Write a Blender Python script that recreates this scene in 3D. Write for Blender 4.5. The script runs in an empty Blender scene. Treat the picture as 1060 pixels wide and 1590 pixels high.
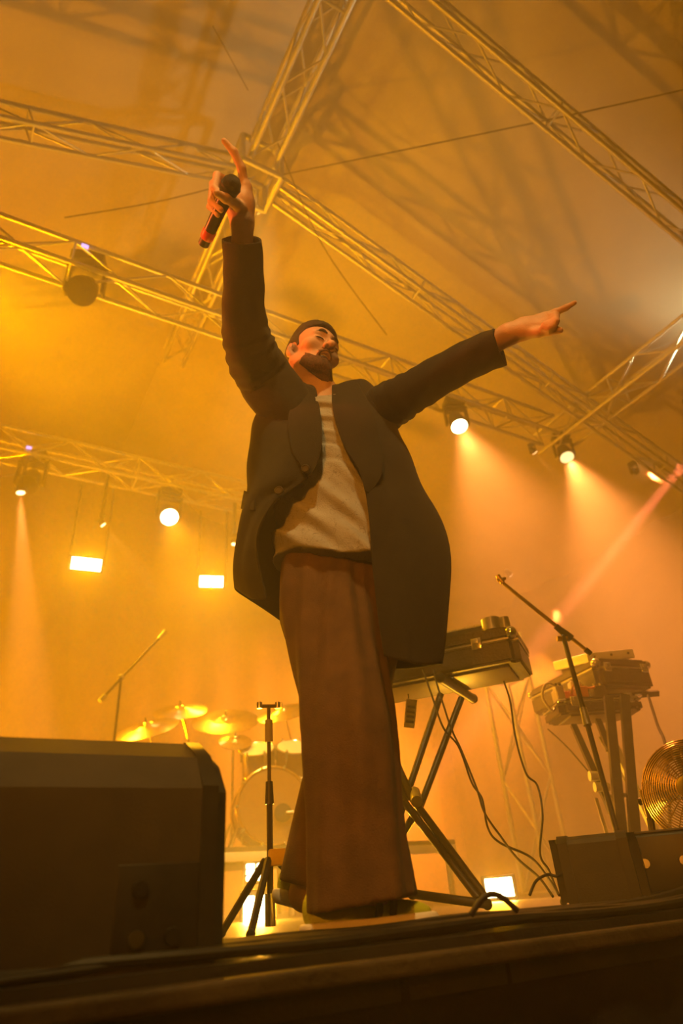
import bpy, bmesh, math, random
import numpy as np
from mathutils import Vector, Matrix, Quaternion, noise as mnoise
random.seed(7)
SC = bpy.context.scene
COL = SC.collection

# ---------------------------------------------------------------- camera
FPX = 1000.0                                  # focal length in pixels of the 1060x1590 frame
PITCH, ROLL = math.radians(31.0), math.radians(4.5)
CAM = Vector((0, 0, .07))                     # lens just above the stage floor (z = 0)
_fw = Vector((0, math.cos(PITCH), math.sin(PITCH)))
_u0 = Vector((0, -math.sin(PITCH), math.cos(PITCH)))
_rt = Vector((1, 0, 0)) * math.cos(ROLL) - _u0 * math.sin(ROLL)
_up = _u0 * math.cos(ROLL) + Vector((1, 0, 0)) * math.sin(ROLL)
cd = bpy.data.cameras.new('camera')
cd.sensor_width = 36.0
cd.lens = FPX / 1590.0 * 36.0
cd.clip_start = .02
cd.dof.use_dof = True
cd.dof.focus_distance = 2.0
cd.dof.aperture_fstop = 2.2
cam = bpy.data.objects.new('camera', cd)
COL.objects.link(cam)
m = Matrix((_rt, _up, -_fw)).transposed().to_4x4()
m.translation = CAM
cam.matrix_world = m
SC.camera = cam

# ---------------------------------------------------------------- world: black night + stage haze
W = bpy.data.worlds.new('night')
SC.world = W
W.use_nodes = True
wn = W.node_tree
wn.nodes['Background'].inputs['Color'].default_value = (0, 0, 0, 1)
wn.nodes['Background'].inputs['Strength'].default_value = 0
vs = wn.nodes.new('ShaderNodeVolumeScatter')
vs.inputs['Color'].default_value = (1, 1, 1, 1)
vs.inputs['Density'].default_value = .055
vs.inputs['Anisotropy'].default_value = .15
wn.links.new(vs.outputs[0], wn.nodes['World Output'].inputs['Volume'])
SC.cycles.volume_bounces = 1
SC.cycles.max_bounces = 5
SC.cycles.diffuse_bounces = 2
SC.cycles.glossy_bounces = 2
SC.cycles.caustics_reflective = False
SC.cycles.caustics_refractive = False
SC.cycles.sample_clamp_indirect = 3.0
SC.cycles.use_denoising = True
SC.cycles.use_light_tree = False
SC.cycles.adaptive_threshold = .03
SC.view_settings.view_transform = 'Standard'
SC.view_settings.look = 'None'
SC.view_settings.gamma = 1.0
SC.view_settings.use_curve_mapping = False
SC.view_settings.exposure = 0.08

# stage axes: EX runs along the stage front (to the right and away), EY goes upstage
EX = Vector((.8553, .5181, 0)); EY = Vector((-.5181, .8553, 0)); EZ = Vector((0, 0, 1))
NODE = Vector((-.56, 3.49, 5.9))              # the ridge node of the roof
def S(x, y, z): return Vector((NODE.x, NODE.y, 0)) + EX * x + EY * y + EZ * z
def ray(px, py): return _fw + _rt * ((px - 530) / FPX) + _up * ((795 - py) / FPX)
def pY(px, py, Y):
    d = ray(px, py); return CAM + d * (Y / d.y)
def pZ(px, py, Z):
    d = ray(px, py); return CAM + d * ((Z - CAM.z) / d.z)
def pD(px, py, D): return CAM + ray(px, py) * D
def pS(px, py, ey):                           # the point seen there at upstage distance ey
    d = ray(px, py); n = EY
    return CAM + d * ((S(0, ey, 0) - CAM).dot(n) / d.dot(n))

def light(kind, name, loc, target, power, color, size=.1, angle=40, blend=.5):
    ld = bpy.data.lights.new(name, kind)
    ld.energy = power; ld.color = color
    if kind == 'SPOT':
        ld.spot_size = math.radians(angle); ld.spot_blend = blend; ld.shadow_soft_size = size
    elif kind == 'AREA':
        ld.size = size
    else:
        ld.shadow_soft_size = size
    o = bpy.data.objects.new(name, ld); COL.objects.link(o)
    o.location = loc
    if target is not None:
        o.rotation_euler = (Vector(target) - Vector(loc)).to_track_quat('-Z', 'Y').to_euler()
    return o
AMBER = (1, .34, .012); ORANGE = (1, .30, .02); SALMON = (1, .28, .055); WHITE = (1, .80, .55); RED = (1, .10, .03)
# wash lamps of the rig, most outside the frame, plus an added low fill
light('SPOT', 'wash_back_left', S(-4.8, 4.9, 4.0), S(1.0, 5.8, 1.2), 760, (1, .28, .0), .25, 120, .8)
light('SPOT', 'wash_back_right', S(5.4, 2.6, 2.6), S(3.4, 5.8, 1.0), 3300, (1, .24, .02), .25, 90, .8)
light('SPOT', 'roof_wash', S(-2.4, 5.4, .5), S(.8, -.6, 5.8), 2400, (1, .30, .0), .10, 90, .7)
light('SPOT', 'left_flood', pS(-60, 450, 1.0), S(1, .6, 3.5), 520, (1, .42, .0), .15, 130, .8)
light('SPOT', 'white_wash_right', S(5.2, -1.4, 4.2), S(2.4, -1.2, 5.2), 420, (1, .88, .50), .2, 56, .9)
light('SPOT', 'front_top', S(-1.8, -4.6, 5.0), Vector((-.12, 1.45, 1.1)), 660, (1, .62, .16), .15, 26, .6)
light('SPOT', 'pit_fill', Vector((-1.0, -4.0, 1.7)), Vector((-.03, 1.6, 1.15)), 900, (1, .27, .01), .3, 27, .4)  # added orange fill that brightens trousers and wedge, not a lamp of the rig
light('SPOT', 'red_side', Vector((-2.6, .9, 2.2)), Vector((-.15, 1.40, 1.76)), 440, (1, .14, .02), .10, 21, .5)
light('SPOT', 'drum_special', S(-.2, -.6, 4.6), S(.9, 1.95, .5), 900, (1, .60, .15), .12, 26, .6)


# ---------------------------------------------------------------- helpers
MATS = {}
def mat(name, col=(.5, .5, .5), rough=.6, metal=0., var=.15, scale=12., bump=0., bscale=60., emit=None, estr=0., sheen=0., trans=0., ior=1.45, alpha=None):
    if name in MATS: return MATS[name]
    mt = bpy.data.materials.new(name); mt.use_nodes = True
    nt = mt.node_tree; b = nt.nodes['Principled BSDF']
    b.inputs['Roughness'].default_value = rough; b.inputs['Metallic'].default_value = metal
    tc = nt.nodes.new('ShaderNodeTexCoord')
    nz = nt.nodes.new('ShaderNodeTexNoise'); nz.inputs['Scale'].default_value = scale; nz.inputs['Detail'].default_value = 4
    nt.links.new(tc.outputs['Object'], nz.inputs['Vector'])
    rp = nt.nodes.new('ShaderNodeValToRGB')
    rp.color_ramp.elements[0].position = .3; rp.color_ramp.elements[1].position = .7
    rp.color_ramp.elements[0].color = tuple(c * (1 - var) for c in col) + (1,)
    rp.color_ramp.elements[1].color = tuple(min(1, c * (1 + var)) for c in col) + (1,)
    nt.links.new(nz.outputs['Fac'], rp.inputs['Fac']); nt.links.new(rp.outputs['Color'], b.inputs['Base Color'])
    if bump:
        n2 = nt.nodes.new('ShaderNodeTexNoise'); n2.inputs['Scale'].default_value = bscale; n2.inputs['Detail'].default_value = 3
        nt.links.new(tc.outputs['Object'], n2.inputs['Vector'])
        bp = nt.nodes.new('ShaderNodeBump'); bp.inputs['Strength'].default_value = bump; bp.inputs['Distance'].default_value = .01
        nt.links.new(n2.outputs['Fac'], bp.inputs['Height']); nt.links.new(bp.outputs['Normal'], b.inputs['Normal'])
    if emit is not None:
        mt.cycles.emission_sampling = 'NONE'
        b.inputs['Emission Color'].default_value = tuple(emit) + (1,); b.inputs['Emission Strength'].default_value = estr
    if sheen: b.inputs['Sheen Weight'].default_value = sheen
    if trans:
        b.inputs['Transmission Weight'].default_value = trans; b.inputs['IOR'].default_value = ior
    if alpha is not None: b.inputs['Alpha'].default_value = alpha
    MATS[name] = mt
    return mt

ORG = {}
def tag(o, label=None, cat=None, group=None, kind=None):
    if label: o['label'] = label
    if cat: o['category'] = cat
    if group: o['group'] = group
    if kind: o['kind'] = kind
    return o
def thing(name, label, cat, loc, group=None):
    o = bpy.data.objects.new(name, None); COL.objects.link(o); o.location = loc
    o.empty_display_size = .1
    ORG[o.name] = Vector(loc)
    return tag(o, label, cat, group)

class MB:
    def __init__(s): s.v = []; s.f = []
    def add(s, vs, fs):
        n = len(s.v); s.v += [Vector(p) for p in vs]; s.f += [tuple(i + n for i in f) for f in fs]; return s
    def box(s, c, size, rot=None, bev=0):
        c = Vector(c); hx, hy, hz = [d / 2 for d in size]
        rot = rot or Matrix.Identity(3)
        if bev:
            b = min(bev, hx * .9, hy * .9, hz * .9)
            bm = bmesh.new(); bmesh.ops.create_cube(bm, size=2)
            for v in bm.verts: v.co = Vector((v.co.x * hx, v.co.y * hy, v.co.z * hz))
            bmesh.ops.bevel(bm, geom=list(bm.edges), offset=b, segments=3, affect='EDGES', profile=.5)
            bm.verts.index_update()
            s.add([c + rot @ v.co for v in bm.verts], [[v.index for v in f.verts] for f in bm.faces]); bm.free(); return s
        P = [c + rot @ Vector((x * hx, y * hy, z * hz)) for x in (-1, 1) for y in (-1, 1) for z in (-1, 1)]
        return s.add(P, [(0, 1, 3, 2), (4, 6, 7, 5), (0, 4, 5, 1), (2, 3, 7, 6), (0, 2, 6, 4), (1, 5, 7, 3)])
    def cyl(s, p0, p1, r0, r1=None, n=16, caps=True):
        p0 = Vector(p0); p1 = Vector(p1); r1 = r0 if r1 is None else r1
        d = (p1 - p0).normalized(); a = d.orthogonal().normalized(); b = d.cross(a)
        vs = []
        for p, r in ((p0, r0), (p1, r1)):
            for i in range(n):
                t = 2 * math.pi * i / n; vs.append(p + a * (r * math.cos(t)) + b * (r * math.sin(t)))
        fs = [(i, (i + 1) % n, n + (i + 1) % n, n + i) for i in range(n)]
        if caps: fs += [tuple(range(n))[::-1], tuple(range(n, 2 * n))]
        return s.add(vs, fs)
    def tube(s, pts, r, n=8, closed=False):
        pts = [Vector(p) for p in pts]; N = len(pts); rs = r if isinstance(r, (list, tuple)) else [r] * N
        vs = []; a = None
        for i, p in enumerate(pts):
            t = (pts[(i + 1) % N] - pts[i - 1]) if closed else (pts[min(i + 1, N - 1)] - pts[max(i - 1, 0)])
            t.normalize()
            a = t.orthogonal().normalized() if a is None else (a - t * a.dot(t)).normalized()
            b = t.cross(a)
            for k in range(n):
                q = 2 * math.pi * k / n; vs.append(p + a * (rs[i] * math.cos(q)) + b * (rs[i] * math.sin(q)))
        fs = []
        for i in range(N if closed else N - 1):
            j = (i + 1) % N
            fs += [(i * n + k, i * n + (k + 1) % n, j * n + (k + 1) % n, j * n + k) for k in range(n)]
        if not closed: fs += [tuple(range(n))[::-1], tuple((N - 1) * n + k for k in range(n))]
        return s.add(vs, fs)
    def lathe(s, prof, M, n=32):                # prof: (radius, height) pairs along the local Z of the matrix M
        vs = []; fs = []
        for r, z in prof:
            for k in range(n):
                q = 2 * math.pi * k / n; vs.append(M @ Vector((r * math.cos(q), r * math.sin(q), z)))
        for i in range(len(prof) - 1):
            fs += [(i * n + k, i * n + (k + 1) % n, (i + 1) * n + (k + 1) % n, (i + 1) * n + k) for k in range(n)]
        fs += [tuple(range(n))[::-1], tuple((len(prof) - 1) * n + k for k in range(n))]
        return s.add(vs, fs)
    def ball(s, c, r, M=None, nu=20, nv=12):
        c = Vector(c); rr = r if isinstance(r, (tuple, list)) else (r, r, r); M = M or Matrix.Identity(3)
        vs = [c + M @ Vector((0, 0, rr[2]))]
        for i in range(1, nv):
            a = math.pi * i / nv
            for k in range(nu):
                q = 2 * math.pi * k / nu
                vs.append(c + M @ Vector((rr[0] * math.sin(a) * math.cos(q), rr[1] * math.sin(a) * math.sin(q), rr[2] * math.cos(a))))
        vs.append(c + M @ Vector((0, 0, -rr[2]))); L = len(vs) - 1
        fs = [(0, 1 + k, 1 + (k + 1) % nu) for k in range(nu)]
        for i in range(nv - 2):
            o = 1 + i * nu; fs += [(o + k, o + nu + k, o + nu + (k + 1) % nu, o + (k + 1) % nu) for k in range(nu)]
        o = 1 + (nv - 2) * nu; fs += [(o + k, L, o + (k + 1) % nu) for k in range(nu)]
        return s.add(vs, fs)
    def prism(s, poly, M, h):                   # polygon in local XY of M, thickness h along its Z
        n = len(poly)
        vs = [M @ Vector((x, y, 0)) for x, y in poly] + [M @ Vector((x, y, h)) for x, y in poly]
        return s.add(vs, [tuple(range(n))[::-1], tuple(range(n, 2 * n))] + [(i, (i + 1) % n, n + (i + 1) % n, n + i) for i in range(n)])
    def build(s, name, mt, parent=None, smooth=True, org=None):
        o0 = ORG[parent.name] if parent is not None else Vector(org) if org is not None else Vector((0, 0, 0))
        me = bpy.data.meshes.new(name)
        me.from_pydata([v - o0 for v in s.v], [], s.f)
        bm = bmesh.new(); bm.from_mesh(me); bmesh.ops.recalc_face_normals(bm, faces=bm.faces)
        if smooth:
            for f in bm.faces: f.smooth = True
            for e in bm.edges:
                if len(e.link_faces) == 2 and e.calc_face_angle(0) > .6: e.smooth = False
        bm.to_mesh(me); bm.free()
        me.materials.append(mt)
        o = bpy.data.objects.new(name, me); COL.objects.link(o)
        if parent is not None: o.parent = parent
        else: o.location = o0
        ORG[o.name] = o0
        return o

_unit = {}
def bar(parent, name, p0, p1, r, mt, n=8):      # a round bar; all bars of a material share one unit mesh
    key = (mt.name, n)
    if key not in _unit:
        b = MB().cyl((0, 0, 0), (0, 0, 1), 1, n=n); o = b.build('bar_mesh', mt); _unit[key] = o.data
        bpy.data.objects.remove(o)
    p0 = Vector(p0); p1 = Vector(p1); d = p1 - p0
    o = bpy.data.objects.new(name, _unit[key]); COL.objects.link(o)
    M = Matrix.Translation(p0 - ORG[parent.name]) @ d.to_track_quat('Z', 'Y').to_matrix().to_4x4() @ Matrix.Diagonal((r, r, d.length, 1))
    o.parent = parent; o.matrix_local = M
    ORG[o.name] = ORG[parent.name]
    return o
def frame(z, x=None):                           # rotation whose Z is z and whose X is near x
    z = Vector(z).normalized(); x = Vector(x) if x is not None else z.orthogonal()
    y = z.cross(x).normalized(); x = y.cross(z)
    return Matrix((x, y, z)).transposed()
def M4(loc, R): return Matrix.Translation(loc) @ R.to_4x4()
def smooth_path(pts, k=8):
    pts = [Vector(p) for p in pts]; out = []
    for i in range(len(pts) - 1):
        a = pts[max(i - 1, 0)]; b = pts[i]; c = pts[i + 1]; d = pts[min(i + 2, len(pts) - 1)]
        for j in range(k):
            t = j / k
            out.append(.5 * ((2 * b) + (c - a) * t + (2 * a - 5 * b + 4 * c - d) * t * t + (3 * b - a - 3 * c + d) * t ** 3))
    return out + [pts[-1]]

ALU = mat('aluminium', (.62, .62, .62), .42, .75, .12, 8)
BLACKMET = mat('black_metal', (.02, .02, .021), .45, .3, .2, 20)
CHROME = mat('chrome', (.7, .7, .7), .18, 1.0, .08, 10)
STEEL = mat('dull_steel', (.45, .45, .45), .35, .9, .15, 14)
BLACKPL = mat('black_plastic', (.02, .02, .02), .45, 0, .25, 25)
RUBBER = mat('black_rubber', (.012, .012, .012), .75, 0, .3, 40)
DARKTUBE = mat('dark_tube', (.055, .05, .045), .4, .5, .2, 20)

# ---------------------------------------------------------------- the place: stage, roof, backdrop
def struct(mb, name, mt, label=None, smooth=False):
    o = mb.build(name, mt, None, smooth); o['kind'] = 'structure'
    if label: o['label'] = label
    return o
# stage front: a straight edge running along EX, EDGE is where it passes in front of the lens
EDGE_Y = (Vector((-.47, 1.0, 0)) - S(0, 0, 0)).dot(EY)
floor_m = mat('stage_floor', (.035, .032, .03), .42, 0, .35, 6, .15, 120)
B = MB(); t = .08
for a, b in ((-6, 6),): B.box(S(0, (EDGE_Y + 7) / 2 + .02, -t / 2), (12, 7 - EDGE_Y, t), Matrix((EX, EY, EZ)).transposed())
struct(B, 'floor', floor_m, 'black painted stage deck')
R3 = Matrix((EX, EY, EZ)).transposed()
# wooden edge board with a worn upper arris and a dark skirt below it
trim_m = mat('stage_edge_wood', (.075, .055, .03), .5, 0, .45, 5, .4, 50)
B = MB().box(S(0, EDGE_Y - .008, -.030), (12, .036, .030), R3, .008)
struct(B, 'trim_1', trim_m, 'worn wooden board along the front edge of the stage')
skirt_m = mat('stage_skirt', (.010, .006, .005), .9, 0, .3, 9, .3, 200)
B = MB()
n = 160
vs = []
for i in range(n + 1):
    x = -6 + 12 * i / n
    for z in (-.04, -1.3): vs.append(S(x, EDGE_Y + .03 + .012 * math.sin(i * 1.9), z))
B.add(vs, [(2 * i, 2 * i + 2, 2 * i + 3, 2 * i + 1) for i in range(n)])
struct(B, 'wall_front', skirt_m, 'black pleated skirt hanging below the stage edge', True)
ground_m = mat('pit_ground', (.05, .045, .04), .9, 0, .3, 3)
struct(MB().box(S(0, 0, -1.35), (40, 40, .1), R3), 'floor_pit', ground_m, 'ground of the pit in front of the stage')
# tent roof: two sloping planes meeting over the ridge truss
SLOPE = .40
canopy_m = mat('tent_canvas', (.50, .46, .38), .85, 0, .10, 1.5, .15, 3)
def canopy(name, sx):
    B = MB(); nx, ny = 24, 24; vs = []
    for i in range(nx + 1):
        for j in range(ny + 1):
            x = 6.2 * i / nx; y = -6 + 14 * j / ny
            sag = .10 * math.sin(math.pi * ((y + 40) % 1.87) / 1.87) * min(1, x)
            vs.append(S(sx * x, y, NODE.z + .62 - SLOPE * x - sag * .25))
    B.add(vs, [(i * (ny + 1) + j, (i + 1) * (ny + 1) + j, (i + 1) * (ny + 1) + j + 1, i * (ny + 1) + j + 1) for i in range(nx) for j in range(ny)])
    return struct(B, name, canopy_m, 'pale tent canvas stretched over the roof trusses', True)
canopy('ceiling_canopy_1', 1); canopy('ceiling_canopy_2', -1)
drop_m = mat('backdrop_cloth', (.30, .26, .19), .9, 0, .12, 1.2, .2, 6)
def curtain(name, a, b, z0, z1, label, amp=.05):
    B = MB(); a = Vector(a); b = Vector(b); L = (b - a).length; d = (b - a) / L; nrm = Vector((-d.y, d.x, 0)); n = int(L / .09); vs = []
    for i in range(n + 1):
        p = a + d * (L * i / n); o = nrm * (amp * math.sin(i * .9) + amp * .6 * math.sin(i * .37 + 1))
        vs += [p + o + EZ * z0, p + o * .7 + EZ * z1]
    B.add(vs, [(2 * i, 2 * i + 2, 2 * i + 3, 2 * i + 1) for i in range(n)])
    return struct(B, name, drop_m, label, True)
curtain('wall_back', S(-6.2, 6.0, 0), S(6.2, 6.0, 0), -.05, 6.6, 'hazy cloth backdrop closing the rear of the stage')
curtain('wall_left', S(-6.1, -1.5, 0), S(-6.1, 6.0, 0), -.05, 4.2, 'cloth side wall on the left of the stage')
curtain('wall_right', S(6.1, 6.0, 0), S(6.1, -1.0, 0), -.05, 4.2, 'cloth side wall on the right of the stage')

# ---------------------------------------------------------------- trusses
def truss(label, A, Bp, w=.34, side=None, seg=.5, rc=.024, rb=.011, group='roof trusses', m=ALU, diag=1):
    A = Vector(A); Bp = Vector(Bp); d = (Bp - A).normalized(); L = (Bp - A).length
    s = Vector(side).normalized() if side is not None else d.cross(EZ).normalized()
    u = s.cross(d).normalized()
    if u.z < 0: u = -u
    T = thing('truss', label, 'truss', A, group)
    off = [(-1, -1), (1, -1), (1, 1), (-1, 1)]
    cor = [s * (a * w / 2) + u * (b * w / 2) for a, b in off]
    for c in cor: bar(T, 'chord', A + c, Bp + c, rc, m, 10)
    n = max(2, round(L / seg)); h = L / n
    for i in range(n):
        for k in range(4):
            c0, c1 = cor[k], cor[(k + 1) % 4]
            if (i + k) % 2: c0, c1 = c1, c0
            bar(T, 'brace', A + c0 + d * (h * i), A + c1 + d * (h * (i + 1)), rb, m, 6)
        if i % 4 == 0:
            for k in range(4): bar(T, 'brace', A + cor[k] + d * (h * i), A + cor[(k + 1) % 4] + d * (h * i), rb, m, 6)
    return T
zr = NODE.z
truss('ridge truss of the tent roof running overhead to the raised hand', S(0, -4.2, zr), S(0, -.2, zr), .23, EX, .34)
truss('far ridge truss fading into haze behind the microphone', S(0, .2, zr), S(0, 2.6, zr), .23, EX, .4)
def rafter(y, sx, label, x1=5.6, x0=.2):
    return truss(label, S(sx * x0, y, zr - SLOPE * x0), S(sx * x1, y, zr - SLOPE * x1), .17, EY, .42, .020, .008)
rafter(0, 1, 'sloping rafter truss from the ridge node down behind the pointing hand')
rafter(0, -1, 'sloping rafter truss from the ridge node to the left edge', 4.6)
rafter(-1.87, 1, 'sloping rafter truss across the upper right corner')
truss('lit horizontal lighting truss behind the head of the singer', S(-4.2, .45, 4.4), S(3.7, .45, 4.4), .24, None, .36, .020, .009, 'lighting trusses')
truss('rear lighting truss carrying lamps at left', S(-4.6, 3.05, 4.4), S(2.0, 3.05, 4.4), .27, None, .36, .022, .010, 'lighting trusses')
truss('side lighting truss at the right edge running upstage', S(3.9, -3.2, 4.4), S(3.9, .7, 4.4), .26, None, .36, .020, .009, 'lighting trusses')
tw = pY(838, 1310, 7.6); tw.z = 0
truss('upright truss tower standing in the haze at the rear right', tw, tw + EZ * 2.7, .36, EX, .55, .026, .012, 'truss towers')
# corner block where the rafters meet the ridge
CB = thing('ridge_node', 'cube-shaped truss corner at the ridge above the raised hand', 'truss corner', S(0, 0, zr))
for a in (-1, 1):
    for b in (-1, 1):
        for ax in range(3):
            u, v, w_ = [(EX, EY, EZ), (EY, EZ, EX), (EZ, EX, EY)][ax]
            c = S(0, 0, zr)
            bar(CB, 'edge_tube', c + u * (.19 * a) + v * (.19 * b) - w_ * .19, c + u * (.19 * a) + v * (.19 * b) + w_ * .19, .026, ALU, 10)
# tension wires of the roof
wire_m = mat('wire_rope', (.12, .11, .10), .5, .6, .1, 10)
def wire(label, pts, r=.006):
    o = MB().tube(smooth_path(pts, 6), r, 6).build('tension_wire', wire_m); tag(o, label, 'wire', 'roof tension wires'); return o
wire('long tension wire crossing the roof to the upper right', [pZ(420, 275, 5.75), pZ(800, 197, 5.3), pZ(1090, 133, 4.9)])
wire('tension wire from the ridge node toward the left', [pZ(395, 275, 5.6), pZ(250, 312, 5.1), pZ(100, 338, 4.8)])
wire('thin wire hanging diagonally below the right rafter', [pZ(430, 220, 5.9), pZ(500, 380, 5.3), pZ(600, 520, 4.6)], .005)
wire('thin wire under the canvas at upper left of the ridge', [pZ(330, 40, 6.0), pZ(385, 140, 6.0)], .005)

# ---------------------------------------------------------------- lamps
def emis(name, col, s):
    return mat(name, (.02, .02, .02), .4, 0, 0, 1, emit=col, estr=s)
LENS_W = emis('lens_hot', (1, .85, .45), 14); LENS_Y = emis('lens_yellow', (1, .70, .28), 2.2); LENS_O = emis('lens_small', (1, .55, .22), 7)
STROBE = emis('strobe_face', (1, .78, .35), 22); VIOLET = emis('violet_led', (.45, .35, 1), 2.0)
def moving_head(label, P, aim, r, lens, truss_z, power, color, angle, blend=.6, base=True):
    P = Vector(P); aim = Vector(aim).normalized()
    T = thing('moving_head_lamp', label, 'stage lamp', P, 'moving head lamps')
    k = r / .12
    R = frame(aim)
    body = MB().lathe([(.02 * k, -.30 * k), (.10 * k, -.28 * k), (.125 * k, -.12 * k), (.135 * k, -.02 * k), (.135 * k, .0), (.128 * k, .0)], M4(P, R), 28)
    body.build('head', BLACKPL, T)
    ln = MB().lathe([(.12 * k, -.004), (.12 * k, .004), (.09 * k, .016 * k), (.03 * k, .022 * k)], M4(P, R), 28).build('lens', lens, T)
    if base:
        side = aim.cross(EZ).normalized(); c = P - aim * (.13 * k)
        top = c + EZ * (.26 * k)
        y = MB()
        for s in (-1, 1): y.box(c + side * (s * .165 * k) + EZ * (.10 * k), (.03 * k, .09 * k, .34 * k), frame(EZ, side), .008)
        y.box(top, (.37 * k, .11 * k, .04 * k), frame(EZ, side), .008)
        y.build('yoke', BLACKPL, T)
        MB().box(top + EZ * (.09 * k), (.30 * k, .24 * k, .13 * k), frame(EZ, side), .012).build('base', BLACKPL, T)
        if truss_z > top.z + .16 * k: bar(T, 'clamp', top + EZ * (.14 * k), Vector((top.x, top.y, truss_z)), .02, BLACKMET)
    if power: light('SPOT', 'moving_head_beam', P + aim * (.03 * k + .02), P + aim * 3, power, color, r * .7, angle, blend)
    return T
def strobe(label, P, aim, w, h, power, lens=STROBE, tz=None, grp='strobe lamps'):
    P = Vector(P); aim = Vector(aim).normalized()
    R = frame(aim, aim.cross(EZ) * -1)
    T = thing('strobe_lamp', label, 'stage lamp', P, grp)
    MB().box(P - R @ Vector((0, 0, .06)), (w + .04, h + .04, .11), R, .01).build('housing', BLACKPL, T)
    for i in range(2): MB().box(P + R @ Vector(((i - .5) * w / 2, 0, .0)), (w / 2 - .006, h, .012), R, .003).build('light_panel', lens, T)
    if tz:
        for s in (-1, 1): bar(T, 'bracket', P + R @ Vector((s * (w / 2 + .025), 0, -.06)), P + R @ Vector((s * (w / 2 + .025), 0, -.06)) + EZ * (tz - P.z), .012, BLACKMET)
    if power: light('AREA', 'strobe_light', P + aim * .03, P + aim, power, (1, .40, .0), max(w, h) * .8)
    return T
def toward(P, px, py, D): return pD(px, py, D) - Vector(P)
T1, T2 = .45, 3.05
def lampat(label, px, py, ey, tx, ty, ey2, r, lens, power, color, angle, blend, tz=4.3, base=True):
    P = pS(px, py, ey); return moving_head(label, P, pS(tx, ty, ey2) - P, r, lens, tz, power, color, angle, blend, base)
lampat('round lamp burning white at right of the singer with a wide salmon beam', 713, 662, T1, 860, 960, -.4, .080, LENS_W, 2900, SALMON, 42, .8)
lampat('round dimmer yellow lamp further right under the side truss', 880, 710, T1, 1020, 960, -.25, .074, LENS_Y, 4200, SALMON, 44, .9)
lampat('round white lamp hanging from the rear truss at left', 263, 803, T2, 330, 960, T2 - 1.6, .098, LENS_W, 900, AMBER, 36, .8)
lampat('small bright lamp at far left with a beam going straight down', 32, 765, T2, 42, 1100, T2, .042, LENS_O, 5000, SALMON, 15, .7)
lampat('tiny lamp below the rear truss between the white lamp and the far left lamp', 160, 815, T2, 215, 880, T2, .030, LENS_O, 400, SALMON, 18, .7)
lampat('tiny lamp beside the jacket hem at left', 363, 845, T2, 352, 960, T2, .030, LENS_O, 400, SALMON, 18, .7)
lampat('tiny lamp between the two round lamps at right', 830, 703, T1 + .3, 900, 780, T1 + .3, .030, LENS_O, 400, SALMON, 18, .7)
lampat('small lamp at the right edge with a beam to the right', 988, 732, .5, 1075, 757, .5, .036, LENS_O, 1800, (1, .16, .04), 12, .5)
lampat('small lamp low in the haze above the boom microphone stand', 792, 893, 3.0, 850, 945, 3.0, .045, LENS_O, 1500, (1, .16, .04), 10, .6, 0, False)
for px, py, ey, w, h, lab in ((134, 876, T2 + .2, .30, .125, 'left of the two rectangular strobe lamps below the rear truss'), (328, 903, T2 + .2, .27, .125, 'right of the two rectangular strobe lamps, beside the jacket')):
    P = pS(px, py, ey); strobe(lab, P, (CAM - P), w, h, 70, tz=4.25)
P = pY(775, 1378, 4.6); strobe('rectangular strobe lamp standing on the floor beyond the keyboard stand', P, CAM - P + EZ * .2, .17, .10, 16)
# beam from upper right crossing down behind the keyboards
A_ = pS(1085, 690, -.6); B_ = pS(655, 1225, .9)
moving_head('moving head lamp beyond the right edge throwing a thin pink beam across', A_, (B_ - A_), .06, LENS_O, 4.3, 40000, (1, .18, .07), 3.4, .4)
for px, py, ey, lab in ((126, 407, T1, 'dark moving head with a violet display on the front truss at left'), (42, 708, T2, 'dark moving head with a violet display on the rear truss at far left')):
    P = pS(px, py + 45, ey)
    T = moving_head(lab, P, (.1, -.5, -.8), .10, mat('dark_lens', (.03, .03, .03), .1, 0), 4.3, 0, WHITE, 10)
    q = pS(px, py, ey) - EY * .16
    MB().box(q, (.05, .012, .032), R3, .003).build('display', VIOLET, T)


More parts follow.
